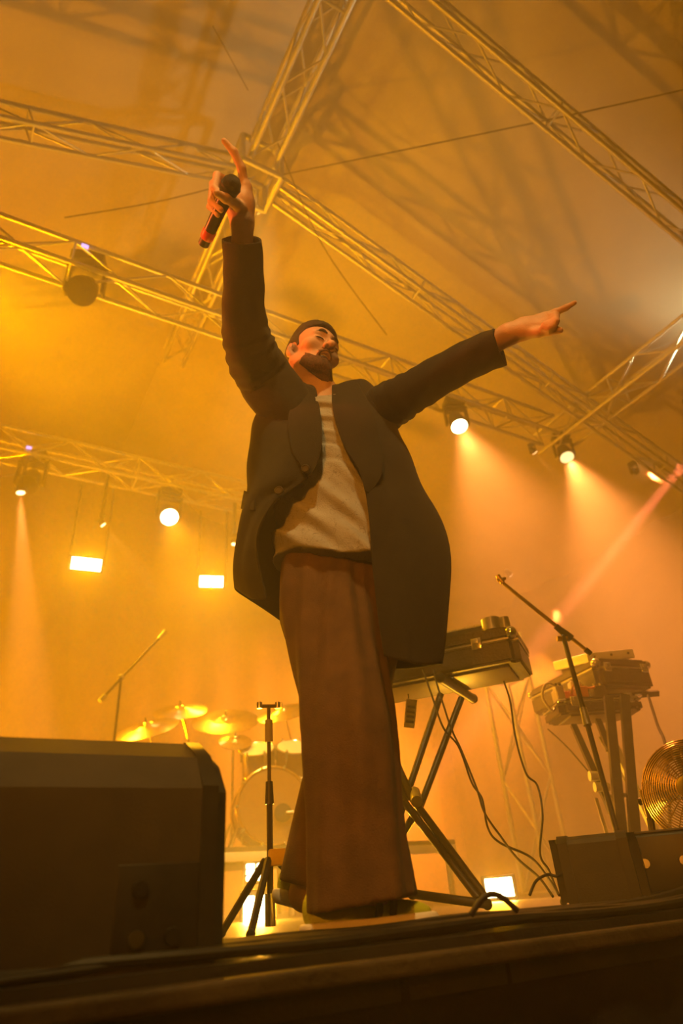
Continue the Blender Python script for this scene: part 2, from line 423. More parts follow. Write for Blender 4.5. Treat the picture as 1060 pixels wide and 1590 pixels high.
# ---------------------------------------------------------------- floor monitors
cab_m = mat('monitor_paint', (.042, .034, .020), .62, 0, .2, 14, .12, 260)
def wedge(label, right, along, back, L, H, D, z1, band, panel=True):
    # right: right end of the bottom edge of the face turned to the pit; along: unit vector to the right; back: unit vector upstage
    right = Vector(right); T = thing('stage_monitor', label, 'speaker', right - along * (L / 2), 'floor monitors')
    M = Matrix((back, EZ, along)).transposed().to_4x4(); M.translation = right - along * L
    prof = [(0, 0), (0, z1), (band * .35, z1 + (H - z1) * .6), (band, H), (band + .035, H), (D, H * .32), (D, 0)]
    cap = .05
    b = MB(); Mb = M.copy(); Mb.translation = right - along * (L - cap); b.prism(prof, Mb, L - 2 * cap); b.build('cabinet', cab_m, T, False)
    for s in (0, 1):
        bm = bmesh.new(); n = len(prof)
        grow = [(x + (.004 if x > 0 else -.004), y + (.004 if y > 0 else 0)) for x, y in prof]
        Ms = M.copy(); Ms.translation = right - along * (L if s == 0 else cap)
        vs = [bm.verts.new(Ms @ Vector((x, y, h))) for h in (0, cap) for x, y in grow]
        bm.faces.new(vs[:n][::-1]); bm.faces.new(vs[n:])
        for i in range(n): bm.faces.new((vs[i], vs[(i + 1) % n], vs[n + (i + 1) % n], vs[n + i]))
        outer = set(vs[:n] if s == 0 else vs[n:])
        ed = [e for e in bm.edges if e.verts[0] in outer and e.verts[1] in outer]
        bmesh.ops.bevel(bm, geom=ed, offset=.022, segments=4, affect='EDGES')
        bm.verts.index_update()
        q = MB().add([v.co for v in bm.verts], [[v.index for v in f.verts] for f in bm.faces]); bm.free()
        q.build('end_cap', BLACKPL, T)
    g0 = Vector((band + .04, H - .004, 0)); g1 = Vector((D - .004, H * .34, 0))
    nn = Vector((-(g1 - g0).y, (g1 - g0).x, 0)).normalized()
    nn = nn if nn.y > 0 else -nn
    g = MB().prism([tuple((g0 + nn * .001)[:2]), tuple((g1 + nn * .001)[:2]), tuple((g1 + nn * .008)[:2]), tuple((g0 + nn * .008)[:2])], M4(right - along * (L - .07), M.to_3x3()), L - .14)
    g.build('grille', mat('grille_mesh', (.03, .03, .03), .5, .6, .4, 300), T)
    if panel:
        pc = right - along * .115 + EZ * .075 - back * .001
        MB().box(pc, (.13, .004, .13), Matrix((along, back, EZ)).transposed(), .002).build('connector_panel', BLACKPL, T)
        for k, (dx, dz) in enumerate(((-.03, -.035), (.025, -.035), (-.03, .03))):
            j = pc + along * dx + EZ * dz - back * .002
            s = MB().cyl(j, j - back * .008, .0125, .0115, 20)
            s.build('socket', CHROME if k == 0 else BLACKMET, T)
    return T
wr = Vector((-.235, 1.22, 0))
WA = EX
wedge('black floor monitor wedge filling the lower left foreground, seen from its back', wr, EX, EY, .62, .350, .46, .252, .115)
a2 = Vector((.925, -.38, 0)); b2 = Vector((-a2.y, a2.x, 0))
wedge('low dark floor monitor at the right edge beneath the keyboards', pY(1003, 1362, 1.98).xy.to_3d(), a2, b2, .232, .180, .24, .160, .02, False)
sb0 = pY(1030, 1330, 2.15).xy.to_3d()
T = thing('stage_box', 'flat black equipment box right of the low monitor in front of the fan', 'box', sb0)
Rb = Matrix((a2, b2, EZ)).transposed()
MB().box(sb0 + EZ * .088, (.26, .22, .172), Rb, .012).build('body', BLACKPL, T)
MB().box(sb0 + EZ * .176, (.25, .21, .008), Rb, .003).build('top_plate', DARKTUBE, T)
for s in (-1, 1): MB().cyl(sb0 + a2 * (.05 * s) - b2 * .109 + EZ * .10, sb0 + a2 * (.05 * s) - b2 * .116 + EZ * .10, .012, n=14).build('socket', STEEL, T)

# ---------------------------------------------------------------- stands and cymbals
BRASS = mat('cymbal_brass', (.72, .55, .30), .22, 1.0, .12, 30)
def tripod(T, foot, z, r, n=3, a0=.4, tube=.009, m=DARKTUBE):
    for k in range(n):
        q = a0 + 2 * math.pi * k / n; d = Vector((math.cos(q), math.sin(q), 0))
        bar(T, 'leg', foot + EZ * z + d * .02, foot + d * r + EZ * .012, tube, m)
        MB().ball(foot + d * r + EZ * .012, .013, nu=10, nv=6).build('rubber_foot', RUBBER, T)
# short stand with a crossbar near the wedge
f0 = pZ(420, 1452, 0); f0.z = 0
topz = pY(408, 1097, f0.y).z
T = thing('microphone_stand', 'short straight stand with a small crossbar between wedge and trousers', 'stand', f0)
goldm = mat('taped_tube', (.25, .22, .16), .3, .7, .2, 30)
bar(T, 'lower_tube', f0 + EZ * .03, f0 + EZ * .40, .0095, DARKTUBE)
bar(T, 'upper_tube', f0 + EZ * .38, f0 + EZ * topz, .0062, goldm)
MB().cyl(f0 + EZ * .335, f0 + EZ * .40, .0145, .011, 14).build('clutch', BLACKPL, T)
MB().cyl(f0 + EZ * (topz - .115), f0 + EZ * (topz - .045), .013, n=14).build('tape_wrap', mat('grey_tape', (.5, .48, .44), .6), T)
xb = Vector((.96, .28, 0))
cb = bar(T, 'crossbar', f0 + EZ * topz - xb * .030, f0 + EZ * topz + xb * .030, .006, goldm)
for s in (-1, 1): MB().cyl(f0 + EZ * (topz - .008) + xb * (.03 * s), f0 + EZ * (topz + .012) + xb * (.03 * s), .009, n=12).build('bar_knob', STEEL, T)
tripod(T, f0, .185, .20, 3, 2.5, .011, BLACKMET)
clampm = mat('yellow_clamp', (.75, .55, .03), .4, 0)
MB().box(f0 + EZ * .19 + Vector((.022, 0, 0)), (.055, .04, .045), frame(EZ, xb), .006).build('leg_clamp', clampm, T)
MB().cyl(f0 + EZ * .02, f0 + EZ * .10, .016, n=12).build('base_sleeve', CHROME, T)

RZ = .44                                        # top of the drum riser
ry0 = pZ(372, 1315, RZ)
RX0, RY0 = (ry0 - S(0, 0, 0)).dot(EX), (ry0 - S(0, 0, 0)).dot(EY)
RISER_L, RISER_W = 2.25, 1.9
R_ = thing('drum_riser', 'low drum riser with a bright white front edge', 'platform', S(RX0 - .35 + RISER_L / 2, RY0 + RISER_W / 2, 0))
deckm = mat('riser_deck', (.05, .045, .04), .6, 0, .3, 8)
whitem = mat('white_edge', (.80, .80, .76), .5, 0, .06, 10)
cx, cy = RX0 - .35 + RISER_L / 2, RY0 + RISER_W / 2
MB().box(S(cx, cy + .01, RZ - .035), (RISER_L - .01, RISER_W - .02, .05), R3).build('deck', deckm, R_)
MB().box(S(cx, RY0, RZ - .016), (RISER_L, .03, .032), R3, .004).build('deck_edge', deckm, R_)
MB().box(S(cx, RY0 - .004, RZ - .064), (RISER_L, .03, .062), R3, .004).build('edge_profile', whitem, R_)
for k in range(4):
    for j in (0, 1):
        bar(R_, 'leg', S(RX0 - .30 + k * (RISER_L - .1) / 3, RY0 + .05 + j * (RISER_W - .1), .0), S(RX0 - .30 + k * (RISER_L - .1) / 3, RY0 + .05 + j * (RISER_W - .1), RZ - .06), .024, ALU)

# ---------------------------------------------------------------- drum kit
shellm = mat('drum_shell', (.16, .07, .03), .25, 0, .2, 6)
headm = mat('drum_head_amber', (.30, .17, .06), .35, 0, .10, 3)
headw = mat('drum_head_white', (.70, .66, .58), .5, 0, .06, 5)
hoopm = mat('hoop_gold', (.70, .48, .16), .25, .9, .1, 10)
def drum(name, label, c, axis, r, depth, nl, hm, hoop, port=False):
    c = Vector(c); axis = Vector(axis).normalized(); R = frame(axis, EZ)
    T = thing(name, label, 'drum', c - EZ * r, 'drums of the kit')
    MB().lathe([(r * .985, -depth), (r * .985, -.002)], M4(c, R), 36).build('shell', shellm, T)
    MB().lathe([(r * .97, -.003), (r * .97, .004), (r * .90, .006)], M4(c, R), 36).build('drum_head', hm, T)
    for z in (0, -depth):
        MB().tube([c + R @ Vector((r * 1.02 * math.cos(q), r * 1.02 * math.sin(q), z)) for q in [2 * math.pi * i / 36 for i in range(36)]], .013 if r > .2 else .008, 8, True).build('hoop', hoop, T)
    for k in range(nl):
        q = 2 * math.pi * (k + .5) / nl; d = R @ Vector((math.cos(q), math.sin(q), 0))
        g = MB().box(c + d * (r * 1.03) - axis * .02, (.022, .022, .085), frame(axis, d), .006)
        g.cyl(c + d * (r * 1.07) + axis * .03, c + d * (r * 1.07) - axis * .10, .006, n=8)
        g.build('claw', CHROME, T)
    if port:
        p = c + _rt * .07 - EZ * .055 + axis * .008
        MB().lathe([(.055, 0), (.066, .004), (.066, .008), (.055, .008)], M4(p, R), 28).build('port_ring', BLACKPL, T)
    return T
KY = 5.35
kc = pY(424, 1250, KY)
kick_r = kc.z - RZ - .018
ax = (CAM - kc); ax.z = 0; ax = (ax.normalized() * .9 + Vector((.15, 0, 0)))
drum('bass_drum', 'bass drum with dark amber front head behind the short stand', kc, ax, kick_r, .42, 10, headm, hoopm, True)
for px, py, r, d, lab, axd in ((400, 1163, .135, .20, 'rack tom with chrome hardware left above the bass drum', (0, -.55, .85)), (455, 1160, .135, .20, 'rack tom right above the bass drum beside the trousers', (.15, -.55, .85))):
    c = pY(px, py, KY + .15); drum('tom_drum', lab, c, axd, r, d, 6, headw, CHROME)
c = pY(470, 1205, KY + .25); drum('snare_drum', 'shallow snare drum half hidden behind the trousers', c, (.1, -.3, .95), .17, .13, 8, headw, CHROME)
mic = thing('drum_microphone', 'small microphone on a short arm at the bass drum port', 'microphone', kc + _rt * .1)
mp = kc + ax.normalized() * .05 + _rt * .09 - EZ * .06
MB().cyl(mp, mp + _rt * .06 + EZ * .003, .014, .017, 14).build('capsule', STEEL, mic)
bar(mic, 'arm', mp + _rt * .06, mp + _rt * .22 + EZ * .012, .006, CHROME)
def cymbal(label, px, py, Y, rpx, tilt, group='cymbals of the kit', dz=None):
    c = pY(px, py, Y); r = rpx / FPX * (c - CAM).dot(_fw)
    T = thing('cymbal_stand', label, 'cymbal', Vector((c.x, c.y, RZ)), group)
    n = Vector(tilt).normalized()
    MB().lathe([(r, -.012), (r * .995, -.009), (r * .6, .008), (r * .24, .018), (r * .20, .032), (r * .10, .044), (.006, .047), (.006, .044), (r * .2, .026), (r * .6, .004), (r * .99, -.014)], M4(c, frame(n)), 48).build('cymbal', BRASS, T)
    MB().cyl(c + n * .045, c + n * .085, .012, .008, 12).build('wing_nut', CHROME, T)
    base = Vector((c.x + .05, c.y + .12, RZ))
    j = c - n * .05
    k = base + EZ * max(.25, (c.z - RZ) * .8)
    bar(T, 'boom_arm', c + n * .03, k, .009, CHROME); bar(T, 'upright', k, base + EZ * .05, .012, CHROME)
    tripod(T, base, .25, .22, 3, .3, .008, CHROME)
    return T
cymbal('lowest cymbal at far left with a glaring reflection', 228, 1130, 5.2, 49, (-.10, -.60, 1))
cymbal('higher left cymbal of the drum kit', 280, 1103, 5.6, 42, (.06, -.58, 1))
cymbal('broad pinkish cymbal tilted toward the pit in the middle', 350, 1118, 5.9, 52, (.1, -.66, 1))
cymbal('small cymbal lower behind the wedge end', 365, 1150, 5.5, 26, (.2, -.75, 1))
cymbal('cymbal partly hidden by the trousers at right of the kit', 440, 1105, 5.8, 42, (-.15, -.60, 1))
# overhead boom microphone of the drum kit
b0 = pY(188, 1052, 5.0); bt = pY(246, 992, 5.2); bb = pY(163, 1080, 4.9)
T = thing('overhead_boom', 'thin overhead boom stand above the cymbals at left', 'stand', Vector((b0.x, b0.y, 0)), 'boom stands')
bar(T, 'boom', bb, bt, .010, DARKTUBE); bar(T, 'upright', Vector((b0.x, b0.y, .03)), b0, .011, DARKTUBE)
MB().ball(b0, .028, nu=12, nv=8).build('swivel', STEEL, T)
MB().cyl(bt, bt + (bt - bb).normalized() * .10, .014, .02, 12).build('microphone', STEEL, T)
MB().cyl(bb, bb - (bt - bb).normalized() * .06, .022, n=12).build('counterweight', STEEL, T)
tripod(T, Vector((b0.x, b0.y, 0)), .25, .28)
# glaring blinders under the riser
def blinder(label, P, cols, rows, s, power, zw):
    P = Vector(P); T = thing('blinder_lamp', label, 'stage lamp', P, 'blinders behind the drum riser')
    aim = (CAM - P); aim.z = 0; aim.normalize(); R = frame(aim, aim.cross(EZ) * -1)
    MB().box(P - aim * .05, (cols * s * 1.25 + .03, rows * s * zw * 1.25 + .03, .07), R, .008).build('housing', BLACKPL, T)
    for i in range(cols):
        for j in range(rows):
            MB().box(P + R @ Vector(((i - (cols - 1) / 2) * s * 1.25, (j - (rows - 1) / 2) * s * zw * 1.25, 0)), (s, s * zw, .02), R, .008).build('cell', STROBE, T)
    light('AREA', 'blinder_light', P + aim * .04, P + aim, power, (1, .42, .02), s * 2)
    for s_ in (-1, 1): bar(T, 'post', P - aim * .05 + R @ Vector((s_ * cols * s * .6, 0, 0)), (P - aim * .05 + R @ Vector((s_ * cols * s * .6, 0, 0))).xy.to_3d(), .012, BLACKMET)
P = pY(397, 1412, 4.3); blinder('pair of glaring blinder cells low on the floor beside the wedge', P, 2, 1, .062, 50, 2.2)
P = pY(397, 1354, 4.7); blinder('row of small bright lamps just under the riser edge beside the wedge', P, 2, 3, .055, 12, .5)

# ---------------------------------------------------------------- keyboards in cases on stands
casem = mat('case_leather', (.038, .022, .013), .42, 0, .35, 18, .3, 90)
caseb = mat('case_bottom', (.11, .075, .03), .38, 0, .25, 10)
caseg = mat('case_grey', (.055, .038, .028), .45, 0, .25, 12, .25, 120)
def case(name, label, c, R, size, lid_h, handle=True, cat='case', bottom=None, m=casem):
    # size: length (local x), depth (local y), height (local z); -y is the side turned to the pit
    L, D, H = size; T = thing(name, label, cat, c, 'instrument cases')
    q = lambda x, y, z: Vector(c) + R @ Vector((x, y, z))
    def slab(nm, z0, z1, mt, grow=0, rad=.035):
        bm = bmesh.new(); bmesh.ops.create_cube(bm, size=1)
        for v in bm.verts: v.co = Vector((v.co.x * (L + grow), v.co.y * (D + grow), v.co.z * (z1 - z0) + (z0 + z1) / 2))
        bmesh.ops.bevel(bm, geom=[e for e in bm.edges if abs(e.verts[0].co.z - e.verts[1].co.z) > .001], offset=rad, segments=5, affect='EDGES')
        bmesh.ops.bevel(bm, geom=[e for e in bm.edges if abs(e.verts[0].co.z - e.verts[1].co.z) < .0005], offset=.010, segments=2, affect='EDGES')
        bm.verts.index_update()
        b = MB().add([q(*v.co) for v in bm.verts], [[v.index for v in f.verts] for f in bm.faces]); bm.free()
        return b.build(nm, mt, T)
    slab('body', 0, H - lid_h - .004, m); slab('lid', H - lid_h + .004, H, m)
    slab('metal_rim', H - lid_h - .006, H - lid_h + .006, STEEL, .006)
    MB().box(q(0, 0, -.003), (L - .12, D - .10, .012), R, .004).build('bottom_plate', bottom or caseb, T)
    for sx in (-.32, .32):
        l_ = MB().box(q(sx * L, -D / 2 - .006, H - lid_h - .002), (.045, .014, .05), R, .004); o = l_.build('latch', CHROME, T)
        MB().box(q(sx * L, -D / 2 - .015, H - lid_h + .008), (.022, .008, .022), R, .003).build('latch_tongue', STEEL, o)
    if handle:
        h = MB().tube(smooth_path([q(-.07, -D / 2, H * .40), q(-.065, -D / 2 - .03, H * .40), q(.065, -D / 2 - .03, H * .40), q(.07, -D / 2, H * .40)], 5), .009, 8); h.build('handle', RUBBER, T)
    for sx in (-1, 1):
        for sy in (-1, 1):
            MB().ball(q(sx * (L / 2 - .022), sy * (D / 2 - .022), H - lid_h / 2), (.028, .028, lid_h * .52), R, 12, 8).build('corner', CHROME, T)
    return T
# left keyboard: a long flight case with the keyboard in it, seen from below
kA = pZ(600, 1062, .86); kB = pZ(795, 1025, .86)
kd = (kB - kA); kd.z = 0; kd.normalize(); kn = Vector((-kd.y, kd.x, 0))
KL, KD, KH = .92, .34, .150
kc1 = kB + kd * .035 - kd * (KL / 2) + kn * (KD / 2)
R1 = Matrix((kd, kn, EZ)).transposed()
T = case('keyboard_case', 'long dark keyboard case on the stand beside the jacket hem', kc1, R1, (KL, KD, KH), .055)
q1 = lambda x, y, z: kc1 + R1 @ Vector((x, y, z))
kb = thing('synthesizer', 'flat dark synthesizer lying on the open keyboard case', 'keyboard', q1(.1, .02, KH))
MB().box(q1(.10, .01, KH + .022), (.62, .26, .036), R1, .006).build('body', BLACKPL, kb)
for i in range(14): MB().box(q1(-.17 + .040 * i, -.06, KH + .043), (.036, .11, .010), R1, .002).build('key', mat('key_white', (.7, .68, .6), .4), kb)
for i in range(5): MB().cyl(q1(.15 + .05 * i, .10, KH + .04), q1(.15 + .05 * i, .10, KH + .056), .011, n=12).build('knob', STEEL, kb)
MB().cyl(q1(.36, -.11, KH + .005), q1(.36, -.11, KH + .06), .045, .042, 20).build('end_roller', STEEL, kb)
MB().cyl(q1(.415, -.11, KH + .005), q1(.415, -.11, KH + .055), .026, .024, 18).build('end_roller', STEEL, kb)
tagm = mat('tag_plate', (.85, .72, .45), .25, 0, .3, 30)
tp = pY(637, 1108, 2.95)
T = thing('hanging_tag', 'clear hanging tag below the left keyboard case', 'tag', tp)
Rt = frame(_fw, _rt + EZ * -.12)
MB().box(tp - EZ * .0, (.050, .128, .006), Rt, .003).build('plate', tagm, T)
for k in range(4): MB().box(tp + Rt @ Vector((0, .035 - .022 * k, -.005)), (.036, .010, .003), Rt).build('print_band', mat('tag_dark', (.10, .06, .03), .4), T)
bar(T, 'string', tp + EZ * .06, tp + EZ * .13, .003, BLACKMET)
# X-shaped stand under it
T = thing('keyboard_stand', 'crossed double tube stand carrying the long keyboard case', 'stand', Vector((.45, 2.75, 0)), 'keyboard stands')
Yk = 2.62
zt = .845
pt = lambda x, y, Y=Yk: pY(x, y, Y)
for (x0, y0, x1, y1) in ((684, 1078, 628, 1246), (716, 1084, 652, 1252)): bar(T, 'leg_tube', pt(x0, y0, 2.72), pt(x1 - 6, y1 + 16, 2.60), .0135, DARKTUBE, 12)
for (x0, y0, x1, y1) in ((640, 1240, 752, 1392), (628, 1246, 742, 1394)): bar(T, 'leg_tube', pt(x0, y0, 2.56), pt(x1, y1, 2.42), .0135, DARKTUBE, 12)
for (x0, y0, x1, y1) in ((628, 1246, 540, 1396), (652, 1252, 556, 1400)): bar(T, 'leg_tube', pt(x0, y0, 2.60), pt(x1, y1, 2.5), .0135, DARKTUBE, 12)
for (x0, y0, x1, y1) in ((640, 1240, 560, 1060), (628, 1246, 590, 1090)): bar(T, 'leg_tube', pt(x0, y0, 2.56), pt(x1, y1, 2.85), .0135, DARKTUBE, 12)
tA = pt(683, 1053, 2.50); tB = pt(733, 1085, 2.90); tA.z = tB.z = zt - .012
tA = pZ(682, 1052, .835); tB = pZ(734, 1085, .835)
bar(T, 'top_arm', tA, tB, .021, DARKTUBE, 14)
for p in (tA, tB): MB().ball(p, .023, nu=14, nv=8).build('end_cap', RUBBER, T)
pv = pt(646, 1241, 2.54)
MB().cyl(pv - _fw * .02, pv + _fw * .06, .021, n=18).build('pivot_knob', mat('pale_plastic', (.72, .70, .66), .4), T)
fb0 = pt(640, 1388, 2.42); fb1 = pt(756, 1404, 2.42)
bar(T, 'foot_bar', fb0, fb1, .014, DARKTUBE, 12)
for p in (fb0, fb1): MB().ball(p, .017, nu=12, nv=8).build('foot_cap', RUBBER, T)

# right keyboards: two tiers
gL = pZ(930, 1062, .95); gR = pZ(1042, 1053, .95)
gd = (gR - gL); gd.z = 0; gw = gd.length; gd.normalize(); gn = Vector((-gd.y, gd.x, 0))
gback = (gn * .93 - gd * .36).normalized()      # the long side runs upstage and to the left
gd2 = Vector((gback.y, -gback.x, 0))
R2 = Matrix((gd2, gback, EZ)).transposed()
c2 = gL + gd2 * (gw / 2 + .01) + gback * .33
case('upper_keyboard_case', 'dark upper keyboard case on the right two tier stand, its end facing forward', c2, R2, (gw, .66, .145), .05, False, m=caseg)
q2 = lambda x, y, z: c2 + R2 @ Vector((x, y, z))
T = thing('mixer_panel', 'white slanted device lying on top of the upper right case', 'mixer', q2(0, -.1, .147))
Rm = R2 @ Matrix.Rotation(math.radians(-7), 3, 'Y') @ Matrix.Rotation(math.radians(9), 3, 'X')
mc = q2(-.03, -.14, .20)
MB().box(mc, (.33, .30, .052), Rm, .006).build('housing', mat('white_metal', (.78, .80, .78), .4, .1, .06), T)
for k in (-1, 0, 1): MB().cyl(mc + Rm @ Vector((k * .12, -.150, .004)), mc + Rm @ Vector((k * .12, -.154, .004)), .007, n=10).build('screw', BLACKMET, T)
MB().box(mc + Rm @ Vector((0, 0, -.04)), (.28, .24, .035), Rm, .004).build('base', casem, T)
# lower tier, lower and further left
lL = pZ(846, 1128, .80); lR = pZ(968, 1120, .80)
ld_ = (lR - lL); ld_.z = 0; lw = ld_.length; ld_.normalize(); ln_ = Vector((-ld_.y, ld_.x, 0))
R4 = Matrix((ld_, ln_, EZ)).transposed()
c4 = lL + ld_ * (lw / 2) + ln_ * -.14
case('lower_keyboard_case', 'open lower case on the right stand crowded with small devices', c4, R4, (lw, .30, .075), .02, False, m=casem)
q4 = lambda x, y, z: c4 + R4 @ Vector((x, y, z))
rnd = random.Random(3)
gcol = [mat('pedal_silver', (.6, .58, .55), .3, .7), mat('pedal_orange', (.6, .22, .05), .4), mat('pedal_dark', (.06, .05, .05), .4), mat('pedal_pale', (.75, .70, .6), .45), mat('pedal_pink', (.7, .2, .2), .45)]
places = [(-.19, -.10, .045, .05, .07, 0, 'silver effect pedal at the left end of the lower right case'), (-.13, -.05, .05, .06, .05, 4, 'small pinkish effect pedal on the lower right case'), (-.08, -.11, .06, .06, .055, 1, 'orange effect pedal in front on the lower right case'),
          (-.05, .02, .06, .05, .12, 3, 'tall pale device standing on the lower right case'), (.02, -.09, .07, .05, .06, 2, 'dark effect pedal in the middle of the lower right case'), (-.14, .06, .05, .05, .09, 0, 'silver device at the back of the lower right case'), (.06, .03, .05, .06, .10, 0, 'silver box beside the mixer legs on the lower right case')]
for x, y, w, d, h, ci, lab in places:
    P = q4(x, y, .076); T = thing('effect_pedal', lab, 'pedal', P, 'effect pedals')
    MB().box(P + EZ * (h / 2), (w, d, h), R4, .006).build('housing', gcol[ci], T)
    for s in (-1, 1): MB().cyl(P + R4 @ Vector((s * w * .22, -.01, h)), P + R4 @ Vector((s * w * .22, -.01, h + .014)), .008, n=12).build('knob', CHROME if ci != 0 else BLACKPL, T)
pc = [q4(-.19, -.10, .14), q4(-.25, -.12, .16), q4(-.28, -.10, .10), q4(-.24, -.08, .03), q4(-.20, -.05, .07)]
tag(MB().tube(smooth_path(pc, 8), .007, 8).build('patch_cable', mat('grey_cable', (.45, .42, .38), .5)), 'pale looped patch cable at the left end of the lower right case', 'cable', 'patch cables')
pc = [q4(-.08, -.11, .14), q4(-.11, -.15, .15), q4(-.14, -.13, .10), q4(-.10, -.12, .13), q4(-.03, -.13, .12), q4(.02, -.09, .14)]
tag(MB().tube(smooth_path(pc, 8), .006, 8).build('patch_cable', mat('orange_cable', (.6, .25, .06), .5)), 'orange curled patch cable among the pedals', 'cable', 'patch cables')
# two tier stand
T = thing('two_tier_stand', 'tall two tier stand of square bars carrying both right cases', 'stand', Vector((1.4, 3.3, 0)), 'keyboard stands')
def sq(nm, a, b, w, m):
    a = Vector(a); b = Vector(b); z = (b - a); MB().box((a + b) / 2, (w, w * .7, z.length), frame(z, _rt)).build(nm, m, T, False)
palem = mat('pale_bar', (.70, .72, .70), .45, .2, .08)
sq('upright_bar', pY(944, 1082, 3.3), pY(968, 1330, 3.05), .042, DARKTUBE); sq('upright_bar', pY(969, 1080, 3.3), pY(988, 1330, 3.05), .042, DARKTUBE)
sq('cross_bar', pY(890, 1126, 3.45), pY(950, 1262, 3.2), .030, DARKTUBE); sq('cross_bar', pY(928, 1118, 3.5), pY(946, 1165, 3.4), .030, DARKTUBE)
sq('shelf_arm', pZ(900, 1086, .93), pZ(1022, 1076, .93), .03, DARKTUBE)
sq('pale_strut', pY(955, 1160, 3.6), pY(1016, 1290, 3.4), .036, palem); sq('pale_strut', pY(950, 1238, 3.25), pY(978, 1310, 3.1), .036, palem)
sq('thin_strut', pY(930, 1145, 3.7), pY(1022, 1300, 3.4), .012, STEEL); sq('thin_strut', pY(925, 1240, 3.4), pY(952, 1330, 3.2), .014, STEEL)
for x, y in ((925, 1205), (933, 1222), (952, 1240)):
    p = pY(x, y, 3.2); MB().cyl(p - _rt * .03, p + _rt * .035, .022, .018, 14).build('joint', palem, T)
bar(T, 'lock_pin', pY(938, 1238, 3.2), pY(975, 1234, 3.15), .009, STEEL)
# boom microphone stand in front of the right keyboards
bj = pY(872, 980, 2.75); be = pY(780, 905, 2.68); bk = pY(908, 1008, 2.78)
T = thing('boom_microphone_stand', 'boom stand with a golden arm rising between the two keyboards', 'stand', Vector((1.02, 2.6, 0)), 'boom stands')
gold = mat('golden_tube', (.62, .44, .10), .3, .9, .15, 20)
bar(T, 'boom_arm', bk, be, .0085, gold, 12)
MB().cyl(bk, bk + (bk - be).normalized() * .03, .012, n=12).build('end_cap', RUBBER, T)
MB().cyl(bj - (be - bj).normalized() * .05, bj + (be - bj).normalized() * .035, .019, .013, 14).build('swivel_grip', DARKTUBE, T)
MB().cyl(bj - EZ * .035 - _rt * .03, bj - EZ * .035 + _rt * .015, .012, n=12).build('wing_nut', gold, T)
low = pY(968, 1330, 2.55)
bar(T, 'upright', low, bj - EZ * .02, .0105, DARKTUBE, 12)
MB().cyl(low + (bj - low) * .52, low + (bj - low) * .60, .017, .014, 14).build('clutch', STEEL, T)
tripod(T, Vector((low.x, low.y, 0)), .16, .25)
mcl = MB().cyl(be, be + (be - bk).normalized() * .025 + EZ * .02, .013, .010, 12); mcl.build('microphone_clip', gold, T)
MB().cyl(be + EZ * .012 - _rt * .022, be + EZ * .022 + _rt * .018, .008, n=10).build('clip_screw', gold, T)

# ---------------------------------------------------------------- drum fan at the right edge
fc = pY(1078, 1228, 2.28)
fa = Vector((-.62, -.74, .18)).normalized(); RF = frame(fa, EZ); FR = .158
T = thing('floor_fan', 'round metal floor fan with a fine wire cage at the right edge', 'fan', Vector((fc.x, fc.y, 0)))
fanm = mat('fan_wire', (.62, .46, .16), .25, 1.0, .1, 20)
ring = lambda r, z, t=.0022, n=48: MB().tube([fc + RF @ Vector((r * math.cos(q), r * math.sin(q), z)) for q in [2 * math.pi * i / n for i in range(n)]], t, 6, True)
for k in range(17): ring(.03 + .0078 * k, .055 - .03 * (k / 16) ** 2).build('cage_ring', fanm, T)
for k in range(9): ring(FR * (1.0 - .004 * abs(k - 4)), .02 - .014 * k, .0026).build('cage_ring', fanm, T)
ring(FR * 1.015, -.03, .006).build('rim', fanm, T)
for k in range(24):
    q = 2 * math.pi * k / 24; d = RF @ Vector((math.cos(q), math.sin(q), 0))
    MB().tube([fc + d * .03 + fa * .055, fc + d * .1 + fa * .045, fc + d * FR + fa * .022, fc + d * FR - fa * .09], .002, 6).build('cage_spoke', fanm, T)
MB().lathe([(.032, .05), (.035, .056), (.02, .060)], M4(fc, RF), 24).build('badge', fanm, T)
MB().lathe([(.045, -.10), (.05, -.08), (.05, -.01), (.03, .0)], M4(fc, RF), 24).build('motor', BLACKMET, T)
for k in range(4):
    q = 2 * math.pi * k / 4; d = RF @ Vector((math.cos(q), math.sin(q), 0)); e = fa.cross(d)
    MB().add([fc + d * .03 - e * .02 - fa * .01, fc + d * .135 - e * .055 - fa * .02, fc + d * .140 + e * .03 + fa * .018, fc + d * .03 + e * .02 + fa * .01,
              fc + d * .03 - e * .02 - fa * .014, fc + d * .135 - e * .055 - fa * .024, fc + d * .140 + e * .03 + fa * .014, fc + d * .03 + e * .02 + fa * .006], [(0, 1, 2, 3), (7, 6, 5, 4), (0, 4, 5, 1), (1, 5, 6, 2), (2, 6, 7, 3), (3, 7, 4, 0)]).build('blade', STEEL, T)
side = fa.cross(EZ).normalized()
for s in (-1, 1):
    h = fc + side * (s * (FR + .012)) - fa * .03
    MB().box(h - EZ * .01, (.016, .034, .09), frame(EZ, side), .004).build('pivot_bracket', fanm, T)
    MB().cyl(h - side * .012, h + side * .022 * s, .012, n=12).build('pivot_bolt', BLACKMET, T)
    bar(T, 'leg', h - EZ * .04, Vector((h.x + side.x * s * .03, h.y + side.y * s * .03, .02)), .012, DARKTUBE)
    f_ = Vector((h.x + side.x * s * .03, h.y + side.y * s * .03, .014))
    bar(T, 'foot', f_ - fa * .12 + EZ * (fa.z * .12), f_ + fa * .12 - EZ * (fa.z * .12), .012, DARKTUBE)

